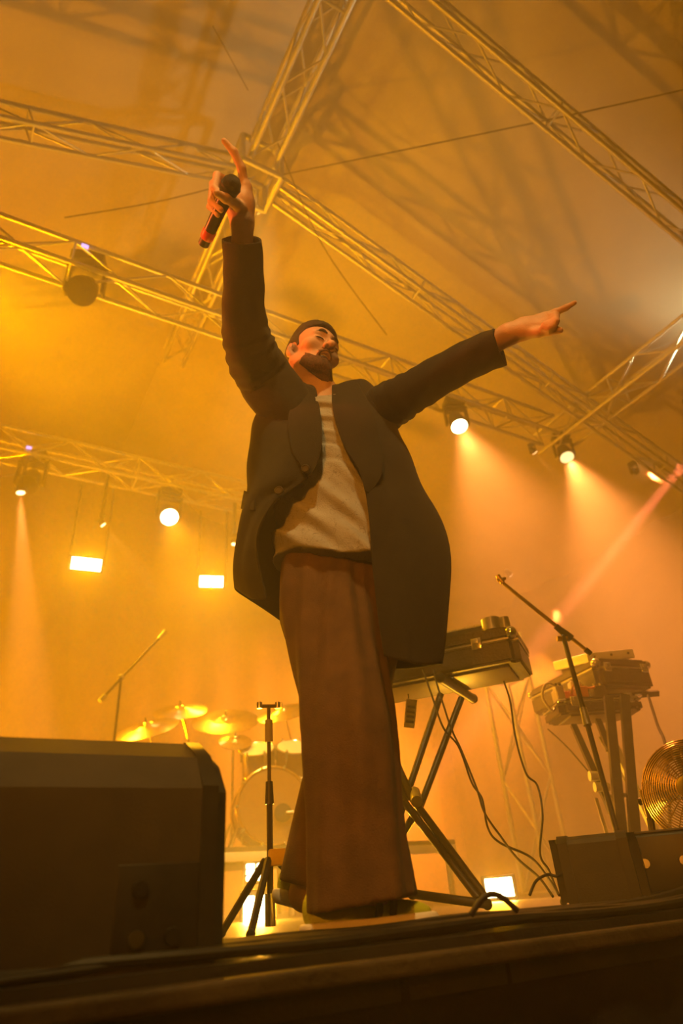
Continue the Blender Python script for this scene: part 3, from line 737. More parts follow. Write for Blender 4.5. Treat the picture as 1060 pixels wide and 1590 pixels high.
# ---------------------------------------------------------------- cables
cabm = mat('cable_black', (.018, .016, .015), .5, 0, .3, 30)
def cable(label, pts, r=.0045, m=None, grp='hanging cables', k=8):
    o = MB().tube(smooth_path(pts, k), r, 8).build('cable', m or cabm); tag(o, label, 'cable', grp); return o
Y2 = 2.52
cable('left of two thin cables hanging from the left keyboard case to the floor', [pY(656, 1040, 2.62), pY(672, 1085, 2.56), pY(688, 1130, Y2), pY(712, 1160, Y2), pY(732, 1215, Y2), pY(748, 1240, 2.5), pY(757, 1285, 2.45), pY(775, 1308, 2.4), pY(822, 1330, 2.3), pY(850, 1362, 2.2), pY(868, 1390, 2.1)], .0038)
cable('right of two thin cables hanging from the left keyboard case to the floor', [pY(672, 1040, 2.66), pY(682, 1075, 2.6), pY(700, 1130, 2.56), pY(716, 1165, 2.56), pY(740, 1225, 2.5), pY(752, 1262, 2.45), pY(778, 1300, 2.4), pY(802, 1332, 2.3), pY(836, 1362, 2.2), pY(858, 1392, 2.1)], .0038)
cable('wavy cable hanging from the right end of the left keyboard case', [pY(782, 1058, 2.62), pY(792, 1090, 2.58), pY(800, 1145, 2.56), pY(816, 1200, 2.5), pY(834, 1220, 2.5), pY(842, 1265, 2.45), pY(838, 1325, 2.35), pY(852, 1352, 2.3), pY(866, 1388, 2.2)], .0038)
cable('cable hanging beside the trousers below the left keyboard', [pY(606, 1060, 2.8), pY(612, 1120, 2.75), pY(617, 1180, 2.7), pY(616, 1230, 2.65)], .0035)
cable('cable hanging beneath the right end of the upper right case', [pY(1006, 1080, 3.3), pY(1020, 1125, 3.2), pY(1034, 1165, 3.1), pY(1040, 1290, 2.9)], .007)
cable('thin cable drooping from the pedals of the lower right case', [pY(850, 1132, 3.45), pY(880, 1160, 3.4), pY(915, 1200, 3.3)], .004)
cable('curled cable end on the floor beside the low monitor', [pY(822, 1390, 2.0), pY(832, 1368, 2.02), pY(850, 1358, 2.05), pY(868, 1360, 2.05), pY(884, 1340, 2.1)], .0038)
# the heap of cables along the stage edge
rnd = random.Random(11)
def edge_pt(x, off, z): return S(x, EDGE_Y + off, z)
x_lo, x_hi = -2.2, 3.2
for i in range(16):
    off = .05 + .014 * i + rnd.uniform(-.006, .006); ph = rnd.uniform(0, 6); r = rnd.choice((.0075, .009, .011, .0065))
    pts = []
    for k in range(27):
        x = x_lo + (x_hi - x_lo) * k / 26
        heap = max(0, min(1, (x - .25) / .6)) 
        zz = r + .004 + heap * (.018 + .058 * ((i * 7) % 16) / 15 + .012 * math.sin(x * 5 + ph)) + .004 * math.sin(x * 9 + ph)
        pts.append(edge_pt(x, off + .022 * math.sin(x * 2.3 + ph) + .012 * math.sin(x * 6.1 + ph * 2), max(r + .002, zz)))
    cable('one of the black cables lying in a heap along the stage edge', pts, r, None, 'cables along the stage edge', 5)
lp = pY(772, 1438, 1.40)
arc = [lp + Vector((-.045 + .09 * t / 8, .02 * t / 8, .02 + .030 * math.sin(math.pi * t / 8))) for t in range(9)]
cable('stiff cable arching up in a loop over the heap', arc, .0055, mat('cable_brown', (.03, .02, .012), .5), 'cables along the stage edge', 5)

# ---------------------------------------------------------------- the singer
# a small signed-distance modeller: parts blend smoothly and are skinned once with surface nets
def _sm(a, b, k):
    h = np.clip(.5 + .5 * (b - a) / k, 0, 1); return b + (a - b) * h - k * h * (1 - h)
def cone(a, b, ra, rb, k=.02):
    a = np.array(a, float); b = np.array(b, float); ab = b - a; L2 = ab @ ab
    def f(P):
        t = np.clip((P - a) @ ab / L2, 0, 1); return np.linalg.norm(P - a - t[:, None] * ab, axis=1) - (ra + (rb - ra) * t)
    return ('+', f, (a + b) / 2, np.sqrt(L2) / 2 + max(ra, rb), k)
def ell(c, r, k=.02, R=None, op='+'):
    c = np.array(c, float); r = np.array(r, float); Rm = np.array(R) if R is not None else np.eye(3)
    def f(P):
        q = (P - c) @ Rm; k0 = np.linalg.norm(q / r, axis=1); k1 = np.linalg.norm(q / (r * r), axis=1) + 1e-9
        return k0 * (k0 - 1) / k1
    return (op, f, c, r.max(), k)
def field(prims, pad=.05):
    def F(P, c=None, rad=None):
        d = np.full(len(P), .3)
        for op, f, pc, pr, k in prims:
            if c is not None and np.linalg.norm(c - pc) > pr + rad + pad: continue
            v = f(P)
            d = _sm(d, v, k) if op == '+' else -_sm(-d, v, k)
        return d
    return F
def skin(F, lo, hi, h, B=24):
    lo = np.array(lo); n = np.ceil((np.array(hi) - lo) / h).astype(int); nb = -(-n // B)
    keys = []; pos = []; quads = []
    g = np.arange(B + 1); G = np.stack(np.meshgrid(g, g, g, indexing='ij'), -1)
    ST = np.array([4096 * 4096, 4096, 1], dtype=np.int64)
    for bi in np.ndindex(*nb):
        i0 = np.array(bi) * B; cen = lo + (i0 + B / 2) * h; rad = B * h * .87
        if abs(F(cen[None], cen, rad)[0]) > rad * 1.15 + .03: continue
        P = lo + (G + i0) * h
        D = F(P.reshape(-1, 3), cen, rad).reshape(B + 1, B + 1, B + 1)
        sg = D < 0
        if sg.all() or not sg.any(): continue
        acc = np.zeros((B, B, B, 3)); cnt = np.zeros((B, B, B))
        for ax in range(3):
            for o1 in (0, 1):
                for o2 in (0, 1):
                    s0 = [slice(0, B)] * 3; s1 = [slice(0, B)] * 3
                    oth = [a for a in range(3) if a != ax]
                    s0[oth[0]] = s1[oth[0]] = slice(o1, B + o1); s0[oth[1]] = s1[oth[1]] = slice(o2, B + o2)
                    s1[ax] = slice(1, B + 1)
                    a = D[tuple(s0)]; b = D[tuple(s1)]; cr = (a < 0) != (b < 0)
                    t = np.where(cr, a / np.where(cr, a - b, 1), 0)
                    p = np.zeros((B, B, B, 3)); p[..., ax] = t; p[..., oth[0]] = o1; p[..., oth[1]] = o2
                    acc += p * cr[..., None]; cnt += cr
        m = cnt > 0; idx = np.argwhere(m)
        pos.append(lo + (idx + i0 + acc[m] / cnt[m][:, None]) * h); keys.append((idx + i0 + 8) @ ST)
        for ax in range(3):
            s0 = [slice(0, B)] * 3; s1 = [slice(0, B)] * 3; s1[ax] = slice(1, B + 1)
            a = sg[tuple(s0)]; b = sg[tuple(s1)]; e = np.argwhere(a != b)
            if not len(e): continue
            fl = a[tuple(e.T)]; c0 = (e + i0 + 8) @ ST; u, v = [ST[x] for x in ((1, 2), (2, 0), (0, 1))[ax]]
            q = np.stack([c0 - u - v, c0 - v, c0, c0 - u], 1); q[~fl] = q[~fl][:, ::-1]; quads.append(q)
    keys = np.concatenate(keys); pos = np.concatenate(pos); quads = np.concatenate(quads)
    o = np.argsort(keys); keys = keys[o]; pos = pos[o]
    w = np.clip(np.searchsorted(keys, quads), 0, len(keys) - 1); ok = (keys[w] == quads).all(1)
    return pos, w[ok]
def np_mesh(name, V, Fc, mt, parent, smooth_it=0):
    o0 = np.array(ORG[parent.name]) if parent is not None else np.zeros(3)
    me = bpy.data.meshes.new(name); me.from_pydata((V - o0).tolist(), [], Fc.tolist() if hasattr(Fc, 'tolist') else Fc)
    if smooth_it:
        bm = bmesh.new(); bm.from_mesh(me)
        for _ in range(smooth_it): bmesh.ops.smooth_vert(bm, verts=bm.verts, factor=.5, use_axis_x=True, use_axis_y=True, use_axis_z=True)
        bm.to_mesh(me); bm.free()
    me.polygons.foreach_set('use_smooth', [True] * len(me.polygons)); me.update()
    for q in (mt if isinstance(mt, (list, tuple)) else [mt]): me.materials.append(q)
    o = bpy.data.objects.new(name, me); COL.objects.link(o); o.parent = parent; ORG[o.name] = Vector(o0)
    return o
A_ = lambda v: np.array(v, float)

skin_m = mat('skin', (.60, .37, .27), .5, 0, .08, 40, .15, 300)
skin_m.node_tree.nodes['Principled BSDF'].inputs['Subsurface Weight'].default_value = .08
skin_m.node_tree.nodes['Principled BSDF'].inputs['Subsurface Radius'].default_value = (.012, .005, .003)
hair_m = mat('dark_hair', (.022, .014, .009), .6, 0, .4, 120, .6, 400)
beard_m = mat('brown_beard', (.13, .055, .027), .7, 0, .45, 160, .6, 500)
jack_m = mat('jacket_wool', (.014, .011, .005), .9, 0, .22, 30, .35, 500, sheen=.08)
lin_m = mat('jacket_lining', (.030, .014, .010), .55, 0, .2, 15, .2, 60)
trou_m = mat('trouser_cloth', (.11, .058, .022), .8, 0, .22, 20, .35, 400, sheen=.05)

SING = thing('person', 'man in a dark oversized suit singing with both arms raised, holding a microphone', 'person', (0, 1.62, 0))
# joints
PEL = A_((.0, 1.67, .93)); CHE = A_((-.005, 1.63, 1.30)); NEK = A_((-.034, 1.665, 1.50))
RSH = A_((-.165, 1.61, 1.475)); LSH = A_((.165, 1.645, 1.455))
REL = A_(pD(377, 503, 1.96)); RWR = A_(pD(376, 346, 1.81)); LEL = A_(pD(668, 593, 1.985)); LWR = A_(pD(789, 519, 1.85))
RHI = A_((-.06, 1.68, .90)); LHI = A_((.055, 1.72, .90)); RKN = A_((-.025, 1.60, .47)); LKN = A_((-.02, 1.75, .48))
RAN = A_((-.055, 1.60, .10)); LAN = A_(pY(473, 1388, 1.90))
HC = A_((-.066, 1.628, 1.664))                   # between the ears
def head_axes(yaw, pitch, roll):
    f = Vector((math.sin(yaw) * math.cos(pitch), -math.cos(yaw) * math.cos(pitch), math.sin(pitch)))
    s = f.cross(EZ).normalized() * -1            # his left-hand side
    u = s.cross(f).normalized()
    if u.z < 0: u = -u
    Q = Quaternion(f, roll); return Q @ s, f, Q @ u
hs, hf, hu = head_axes(math.radians(42), math.radians(-1), math.radians(-10))
HM = np.array([list(hs), list(hf), list(hu)])    # rows: local axes in world
H = lambda s, f, u: HC + A_((s, f, u)) @ HM
HR = HM.T                                        # columns are axes
def hell(c, r, k=.012, op='+', tilt=0): return ell(H(*c), r, k, HR, op)
head = [hell((0, -.012, .045), (.077, .098, .088), .02), hell((0, .040, .028), (.064, .060, .072), .03), hell((0, .036, -.045), (.056, .052, .062), .03), hell((0, .078, -.096), (.027, .022, .022), .022)]
for s in (-1, 1):
    head += [cone(H(s * .058, .0, -.045), H(s * .022, .072, -.100), .020, .017, .02), hell((s * .046, .062, -.014), (.026, .026, .022), .02),
             cone(H(0, .096, .036), H(s * .046, .078, .036), .012, .010, .012)]
head += [cone(H(0, .096, .022), H(0, .117, -.018), .009, .012, .010), hell((0, .118, -.022), (.0145, .014, .013), .008)]
for s in (-1, 1):
    head += [hell((s * .014, .106, -.027), (.010, .012, .009), .006), hell((s * .032, .108, .013), (.025, .021, .017), .012, '-'), hell((s * .032, .080, .011), (.0175, .0155, .0135), .004),
             cone(H(s * .016, .094, .008), H(s * .048, .083, .008), .0045, .004, .006), hell((s * .0085, .113, -.0355), (.0048, .006, .005), .004, '-')]
head += [cone(H(-.022, .088, -.052), H(0, .099, -.048), .0065, .008, .008), cone(H(.022, .088, -.052), H(0, .099, -.048), .0065, .008, .008),
         cone(H(-.020, .084, -.078), H(0, .094, -.082), .0065, .008, .008), cone(H(.020, .084, -.078), H(0, .094, -.082), .0065, .008, .008),
         hell((0, .095, -.066), (.024, .028, .0135), .005, '-')]
for s in (-1, 1):
    ex_ = Matrix.Rotation(math.radians(18 * s), 3, Vector(hu)) @ Matrix.Rotation(math.radians(-12), 3, Vector(hs)) @ Matrix(HR.tolist())
    head += [ell(H(s * .080, -.012, .000), (.010, .021, .034), .005, np.array(ex_)), ell(H(s * .090, -.006, .004), (.009, .013, .022), .005, np.array(ex_), '-'),
             hell((s * .078, .002, -.030), (.008, .009, .012), .006), ell(H(s * .086, -.012, .004), (.004, .006, .016), .004, np.array(ex_))]
head += [cone(H(0, -.025, -.05), NEK, .060, .064, .03), cone(H(0, .028, -.085), NEK + A_((.01, -.04, .03)), .022, .026, .03)]
torso = [cone(NEK, CHE + A_((0, .03, 0)), .060, .08, .04), ell(CHE + A_((0, .02, -.02)), (.140, .080, .16), .04), ell((CHE + PEL) / 2, (.130, .085, .18), .04), ell(PEL, (.125, .07, .10), .04), cone(RSH + A_((.02, .02, -.02)), CHE + A_((0, .03, .08)), .045, .06, .04), cone(LSH + A_((-.02, .02, -.02)), CHE + A_((0, .03, .08)), .045, .06, .04)]
limbs = [cone(RSH, REL, .056, .044, .03), cone(REL, RWR, .043, .029, .02), cone(LSH, LEL, .056, .044, .03), cone(LEL, LWR, .043, .029, .02),
         cone(RHI, RKN, .070, .055, .03), cone(RKN, RAN, .056, .038, .03), cone(LHI, LKN, .070, .055, .03), cone(LKN, LAN, .056, .038, .03),
         cone(RAN, RAN + A_((.07, .02, -.045)), .036, .026, .02), cone(LAN, LAN + A_((.12, .03, -.055)), .036, .024, .02)]
def chain(pts, rs, k=.006):
    return [cone(pts[i], pts[i + 1], rs[i], rs[i + 1], k) for i in range(len(pts) - 1)]
D_ = lambda *a: A_(pD(*a))
# right hand: palm to the right of and behind the microphone, index finger up, the others around it, thumb in front
MICH = D_(358, 289, 1.700); MICT = D_(317, 377, 1.83)
hands = [cone(RWR, D_(376, 318, 1.812), .030, .034, .02), cone(D_(377, 322, 1.81), D_(380, 292, 1.812), .026, .022, .02), cone(D_(372, 322, 1.815), D_(368, 298, 1.825), .026, .022, .02), cone(D_(366, 326, 1.80), D_(362, 312, 1.82), .024, .020, .02)]
hands += chain([D_(381, 296, 1.812), D_(375, 262, 1.80), D_(363, 236, 1.79), D_(348, 219, 1.785)], [.0138, .0124, .0112, .0088])
hands += chain([D_(370, 290, 1.825), D_(337, 273, 1.80), D_(333, 293, 1.735), D_(347, 306, 1.700)], [.0125, .0115, .0105, .0085])
hands += chain([D_(364, 300, 1.830), D_(331, 286, 1.805), D_(328, 312, 1.745), D_(343, 326, 1.722)], [.0120, .0110, .0100, .0080])
hands += chain([D_(360, 312, 1.830), D_(330, 301, 1.810), D_(326, 321, 1.765), D_(338, 334, 1.742)], [.0110, .0098, .0090, .0072])
hands += chain([D_(376, 326, 1.80), D_(366, 316, 1.745), D_(350, 308, 1.692), D_(336, 300, 1.668)], [.0180, .0140, .0125, .0095])
# left hand: pointing outward, index stretched, the rest curled, thumb below
hands += [cone(LWR, D_(812, 511, 1.845), .028, .030, .02), cone(D_(812, 508, 1.85), D_(846, 495, 1.83), .024, .020, .02), cone(D_(812, 515, 1.83), D_(843, 507, 1.815), .022, .018, .02)]
hands += chain([D_(843, 494, 1.83), D_(862, 485, 1.815), D_(878, 478, 1.80), D_(892, 470, 1.79)], [.0125, .0105, .0090, .0068])
hands += chain([D_(842, 497, 1.825), D_(862, 490, 1.795), D_(862, 499, 1.765), D_(846, 503, 1.775)], [.0120, .0112, .0105, .0085])
hands += chain([D_(840, 502, 1.82), D_(859, 497, 1.79), D_(858, 506, 1.765), D_(844, 507, 1.775)], [.0115, .0108, .0100, .0080])
hands += chain([D_(838, 507, 1.82), D_(853, 503, 1.79), D_(852, 510, 1.77), D_(842, 510, 1.78)], [.0105, .0098, .0090, .0075])
hands += chain([D_(815, 517, 1.825), D_(836, 516, 1.80), D_(853, 514, 1.782), D_(869, 513, 1.775)], [.0170, .0145, .0120, .0095])
bodyF = field(head + torso + limbs + hands)
V, Q = skin(bodyF, (-.45, .90, -.02), (.80, 2.05, 2.0), .0036)
np_mesh('body', V, Q, skin_m, SING, 1)
# hair and beard follow the head, pushed out a little and cut at the hairline
headF = field(head)
def local(P): return (P - HC) @ HM.T
def hairF(P, c=None, r=None):
    q = local(P); d = headF(P, c, r)
    n = .0015 * np.sin(q[:, 0] * 520) * np.sin(q[:, 1] * 430 + q[:, 2] * 300)
    th = .0035 + .020 * np.clip((q[:, 2] - .070) / .05, 0, 1) * np.clip((q[:, 1] + .10) / .12, .45, 1) + n
    shell = d - th
    hair_line = .092 - .018 * np.clip((np.abs(q[:, 0]) - .02) / .04, 0, 1) - .058 * np.clip((.050 - q[:, 1]) / .045, 0, 1) - .11 * np.clip((-.012 - q[:, 1]) / .05, 0, 1)  # height of the hairline, falling behind the temple
    hair_line = hair_line + .0035 * np.sin(q[:, 0] * 330) * np.sin(q[:, 1] * 260 + 1)
    side = (np.abs(q[:, 0]) > .066) & (q[:, 1] > -.012) & (q[:, 1] < .028)
    hair_line = np.where(side, np.minimum(hair_line, .005), hair_line)
    reg = hair_line - q[:, 2]
    ear = .030 - np.linalg.norm((q - A_((0, -.012, 0))) * A_((0, 1, .85)), axis=1)
    ear = np.where(np.abs(q[:, 0]) > .07, ear, -1)
    return np.maximum(np.maximum(shell, reg), ear)
lo, hi = HC - .16, HC + .16
V, Q = skin(hairF, lo, hi, .0034); np_mesh('hair', V, Q, hair_m, SING, 2)
def beardF(P, c=None, r=None):
    q = local(P); d = headF(P, c, r); s, f, u = q.T
    shell = d - (.0026 + .0018 * np.sin(s * 600) * np.sin(f * 500 + u * 640))
    a = np.abs(s)
    top = np.where(a > .028, -.020 - .70 * np.clip(f - .012, 0, .1), -.0405)
    reg = np.maximum(u - top, np.where(u > -.082, .052 - np.clip(-.060 - u, 0, .03) * .9, .028 + .6 * np.clip(-.085 - u, 0, .08)) - f)
    reg = np.maximum(reg, -.135 - u)
    lip = .0135 - np.linalg.norm((q - A_((0, .097, -.066))) * A_((.52, .6, .80)), axis=1)
    return np.maximum(np.maximum(shell, reg), lip)
V, Q = skin(beardF, lo, hi, .0034); np_mesh('beard', V, Q, beard_m, SING, 2)
for s in (-1, 1):                               # eyebrows
    p = [H(s * .014, .106, .036), H(s * .030, .101, .043), H(s * .047, .088, .038)]
    MB().tube(smooth_path(p, 5), [.003] * 3 + [.0048] * 5 + [.002] * 3, 8).build('eyebrow', hair_m, SING)
tm = mat('teeth', (.75, .70, .60), .3, 0, .05)
for s in (-1, 1):
    MB().tube(smooth_path([H(s * .017, .0965, .0075), H(s * .033, .0985, .0045), H(s * .048, .0885, .0080)], 5), [.0010] * 2 + [.0020] * 7 + [.0010] * 2, 6).build('eyelashes', hair_m, SING)
MB().ball(H(0, .0775, -.065), (.021, .018, .0125), Matrix(HR.tolist()), 18, 10).build('mouth_cavity', mat('mouth_dark', (.05, .012, .010), .5), SING)
MB().tube(smooth_path([H(-.017, .080, -.0565), H(0, .0885, -.0555), H(.017, .080, -.0565)], 6), .0042, 8).build('teeth', tm, SING)

# t-shirt: body-hugging cloth with drag folds
def shirtF(P, c=None, r=None):
    x, y, z = P.T
    t = np.clip((z - .80) / .70, 0, 1)
    cx_ = .005 * (1 - t) - .018; cy_ = 1.66 - .005 * t
    rx = .200 - .05 * t; ry = .150 + .006 * np.sin(t * 3.1) - .045 * t ** 2
    d = (np.sqrt(((x - cx_) / rx) ** 2 + ((y - cy_) / ry) ** 2) - 1) * ry
    sw = z + .30 * x + 2.2 * (x - .03) ** 2
    up_ = np.clip((z - 1.10) / .12, 0, 1); dn = 1 - np.clip((z - 1.08) / .14, 0, 1)
    w = up_ * (.0065 * np.sin(95 * sw + 1.6 * np.sin(17 * x + 1)) + .002 * np.sin(210 * sw + 40 * x)) + dn * (.0075 * np.sin(52 * x + 44 * z + 1.8 * np.sin(13 * z)) + .0022 * np.sin(118 * x + 95 * z))
    d = d - w - .010 * np.clip((.98 - z) / .15, 0, 1)
    hem = .845 + .28 * np.clip(.03 - x, 0, .3) - z + .006 * np.sin(30 * x)
    top = z - (1.490 + .5 * (y - 1.66) - 3.0 * np.clip(np.abs(x + .034) - .045, 0, 1))
    return np.maximum(np.maximum(d, hem), top)
V, Q = skin(shirtF, (-.26, 1.40, .74), (.26, 1.90, 1.60), .0052)
shirt_m = mat('grey_shirt', (.36, .37, .40), .8, 0, .10, 14, .25, 300)
nt = shirt_m.node_tree                           # sparse scribbled print
bs = nt.nodes['Principled BSDF']; src = bs.inputs['Base Color'].links[0].from_socket
tc = [n for n in nt.nodes if n.type == 'TEX_COORD'][0]
nz = nt.nodes.new('ShaderNodeTexNoise'); nz.inputs['Scale'].default_value = 26; nz.inputs['Detail'].default_value = 2; nz.inputs['Distortion'].default_value = 1.2
nt.links.new(tc.outputs['Object'], nz.inputs['Vector'])
rp = nt.nodes.new('ShaderNodeValToRGB'); e = rp.color_ramp.elements
e[0].position = .485; e[0].color = (0, 0, 0, 1); e[1].position = .50; e[1].color = (1, 1, 1, 1); k = e.new(.515); k.color = (0, 0, 0, 1)
nt.links.new(nz.outputs['Fac'], rp.inputs['Fac'])
mx = nt.nodes.new('ShaderNodeMix'); mx.data_type = 'RGBA'; mx.inputs[7].default_value = (.12, .10, .08, 1)
mu = nt.nodes.new('ShaderNodeMath'); mu.operation = 'MULTIPLY'; mu.inputs[1].default_value = .6
nt.links.new(rp.outputs['Color'], mu.inputs[0]); nt.links.new(mu.outputs[0], mx.inputs[0]); nt.links.new(src, mx.inputs[6]); nt.links.new(mx.outputs[2], bs.inputs['Base Color'])
np_mesh('t_shirt', V, Q, shirt_m, SING, 0)
MB().tube([A_(NEK) + A_((.064 * math.cos(q), -.004 + .064 * math.sin(q), -.030 + .030 * math.sin(q))) for q in [2 * math.pi * i / 28 for i in range(28)]], .008, 8, True).build('neckband', shirt_m, SING)

# wide trousers: two flared legs joined at the hips
def trouF_legs(P, c=None, r=None):
    x, y, z = P.T
    def leg(hip, knee, hem, r0, r1, r2, fx, ph):
        out = np.full(len(P), .3)
        ks = []
        for a, b, ra, rb in ((hip, knee, r0, r1), (knee, hem, r1, r2)):
            ab = b - a; t = np.clip((P - a) @ ab / (ab @ ab), 0, 1); q = P - a - t[:, None] * ab
            ks.append(np.sqrt((q[:, 0] * fx) ** 2 + q[:, 1] ** 2 + (q[:, 2] * .5) ** 2) - (ra + (rb - ra) * t))
        out = _sm(ks[0], ks[1], .05)
        an = np.arctan2(y - (hip[1] + knee[1]) / 2, x - (knee[0] + hem[0]) / 2)
        fold = .0065 * np.sin(5 * an + ph + 3 * z) * np.clip((1.0 - z) * 1.6, .25, 1) + .004 * np.sin(11 * an - 5 * z + ph)
        return out - fold
    hemR = A_((-.022, 1.60, .035)); hemL = A_(pY(486, 1380, 1.90)); hemL[2] = .08
    dR = leg(A_((-.055, 1.665, .76)), A_((-.020, 1.575, .40)), hemR, .134, .090, .114, .95, 0.5)
    dL = leg(A_((.035, 1.715, .76)), A_((-.020, 1.745, .46)), hemL, .128, .080, .078, .95, 2.0)
    dR = np.maximum(dR, .057 + .02 * np.sin(6 * (x + .1)) * 0 + (.085 * np.clip(x + .02, -.1, .12)) - z)
    dL = np.maximum(dL, .098 - .28 * (x + .14) - z)
    d = _sm(dR, dL, .012)
    q = (P - (PEL + A_((0, 0, .03)))) / A_((.170, .118, .20)); hip = (np.linalg.norm(q, axis=1) - 1) * .118
    d = _sm(d, hip, .05)
    return np.maximum(d, z - 1.02)
V, Q = skin(trouF_legs, (-.36, 1.36, -.01), (.30, 2.06, 1.10), .0062)
np_mesh('trousers', V, Q, trou_m, SING, 2)

# jacket: control rows around the torso, from its front edge on his right round the back to the front edge on his left
def crom(C, n):                                  # Catmull-Rom resample along axis 0
    C = np.asarray(C, float); m = len(C); out = []
    for t in np.linspace(0, m - 1, n):
        i = min(int(t), m - 2); f = t - i; a = C[max(i - 1, 0)]; b = C[i]; c = C[i + 1]; d = C[min(i + 2, m - 1)]
        out.append(.5 * (2 * b + (c - a) * f + (2 * a - 5 * b + 4 * c - d) * f * f + (3 * b - a - 3 * c + d) * f ** 3))
    return np.array(out)
def sheet(name, ctrl, nu, nv, mt, thick, fold=None, parent=None, closed=False, offset=0.):
    C = np.array(ctrl, float)                    # rows x cols x 3
    G = crom(C, nv); G = np.transpose(crom(np.transpose(G, (1, 0, 2)), nu), (1, 0, 2))
    du = np.gradient(G, axis=1); dv = np.gradient(G, axis=0); N = np.cross(du, dv); N /= np.linalg.norm(N, axis=2, keepdims=True) + 1e-9
    if fold is not None:
        U, Vv = np.meshgrid(np.linspace(0, 1, nu), np.linspace(0, 1, nv)); G = G + N * fold(U, Vv)[..., None]
    V = G.reshape(-1, 3); Fc = [(j * nu + i, j * nu + i + 1, (j + 1) * nu + i + 1, (j + 1) * nu + i) for j in range(nv - 1) for i in range(nu - 1)]
    o = np_mesh(name, V, Fc, mt, parent)
    md = o.modifiers.new('thickness', 'SOLIDIFY'); md.thickness = thick; md.offset = offset
    if isinstance(mt, (list, tuple)): md.material_offset = 1
    return o
Y_ = lambda *a: A_(pY(*a))
def row(rf, rm, rs, ls, lm, lf, yb, dzb=0.):
    rs_, ls_ = Y_(*rs), Y_(*ls)
    b1 = rs_ * .72 + ls_ * .28; b2 = (rs_ + ls_) / 2; b3 = rs_ * .28 + ls_ * .72
    b1[1] = yb - .03; b2[1] = yb; b3[1] = yb - .03
    for b in (b1, b2, b3): b[2] += dzb
    return [Y_(*rf), Y_(*rm), rs_, b1, b2, b3, ls_, Y_(*lm), Y_(*lf)]
rows = [row((490, 606, 1.580), (468, 592, 1.605), (430, 585, 1.66), (588, 604, 1.69), (556, 591, 1.635), (515, 602, 1.590), 1.76, .02),
        row((496, 645, 1.525), (455, 650, 1.530), (402, 640, 1.63), (606, 645, 1.66), (568, 645, 1.53), (518, 640, 1.520), 1.79),
        row((498, 692, 1.490), (450, 695, 1.485), (390, 690, 1.62), (624, 692, 1.65), (584, 700, 1.52), (533, 688, 1.505), 1.80),
        row((480, 738, 1.475), (436, 745, 1.475), (386, 745, 1.62), (650, 748, 1.63), (605, 755, 1.495), (562, 745, 1.490), 1.81),
        row((424, 778, 1.480), (402, 780, 1.530), (381, 795, 1.64), (680, 808, 1.61), (628, 815, 1.475), (573, 805, 1.480), 1.82),
        row((396, 822, 1.520), (386, 835, 1.590), (374, 850, 1.68), (692, 862, 1.57), (640, 875, 1.455), (578, 870, 1.472), 1.84),
        row((396, 872, 1.560), (382, 885, 1.630), (367, 888, 1.71), (690, 940, 1.55), (642, 952, 1.440), (588, 950, 1.470), 1.86),
        row((411, 932, 1.595), (392, 927, 1.660), (362, 914, 1.74), (685, 1031, 1.54), (642, 1030, 1.440), (600, 1019, 1.475), 1.86)]
def jfold(U, Vv):
    return .009 * np.sin(22 * U + 7 * Vv + 1.5 * np.sin(5 * Vv)) * np.clip(Vv * 1.3, .2, 1) + .006 * np.sin(46 * U - 11 * Vv) * (1 - Vv) + .004 * np.sin(26 * Vv + 15 * U) * np.exp(-((Vv - .3) / .2) ** 2)
JK = sheet('jacket', rows, 96, 72, [jack_m, lin_m], .005, jfold, SING)
# sleeves: soft tubes with ring creases
def sleeve(pts, rs, ph, bend):
    P = crom(np.array([A_(p) for p in pts]), 60); R_s = crom(np.array(rs)[:, None], 60)[:, 0]
    m = MB(); n = 40; vs = []; a = None
    for i, p in enumerate(P):
        t = Vector(P[min(i + 1, 59)] - P[max(i - 1, 0)]).normalized(); a = t.orthogonal().normalized() if a is None else (a - t * a.dot(t)).normalized(); b = t.cross(a)
        v = i / 59; crease = math.exp(-((v - bend) / .14) ** 2)
        for k in range(n):
            q = 2 * math.pi * k / n
            r = R_s[i] * (1 + .05 * math.sin(2 * q + ph + 3 * v) + .045 * crease * math.sin(v * 95 + 2 * math.sin(q + ph)) + .03 * math.sin(5 * q + 9 * v + ph) + .02 * math.sin(v * 40 + 3 * q))
            vs.append(Vector(p) + a * (r * math.cos(q)) + b * (r * math.sin(q)))
    fs = [(i * n + k, i * n + (k + 1) % n, (i + 1) * n + (k + 1) % n, (i + 1) * n + k) for i in range(59) for k in range(n)]
    m.add(vs, fs); o = m.build('sleeve', jack_m, JK)
    md = o.modifiers.new('thickness', 'SOLIDIFY'); md.thickness = .005; md.offset = 0
    return o
sleeve([RSH + A_((.06, .02, -.11)), D_(416, 592, 2.075), D_(390, 545, 2.00), D_(378, 490, 1.945), D_(378, 430, 1.885), D_(376, 372, 1.825)], [.088, .092, .080, .064, .055, .051], .3, .42)
sleeve([LSH + A_((-.07, .01, -.06)), D_(596, 634, 2.10), D_(634, 612, 2.02), D_(690, 580, 1.945), D_(740, 553, 1.885), D_(776, 538, 1.855)], [.080, .080, .066, .058, .0535, .0515], 1.7, .36)
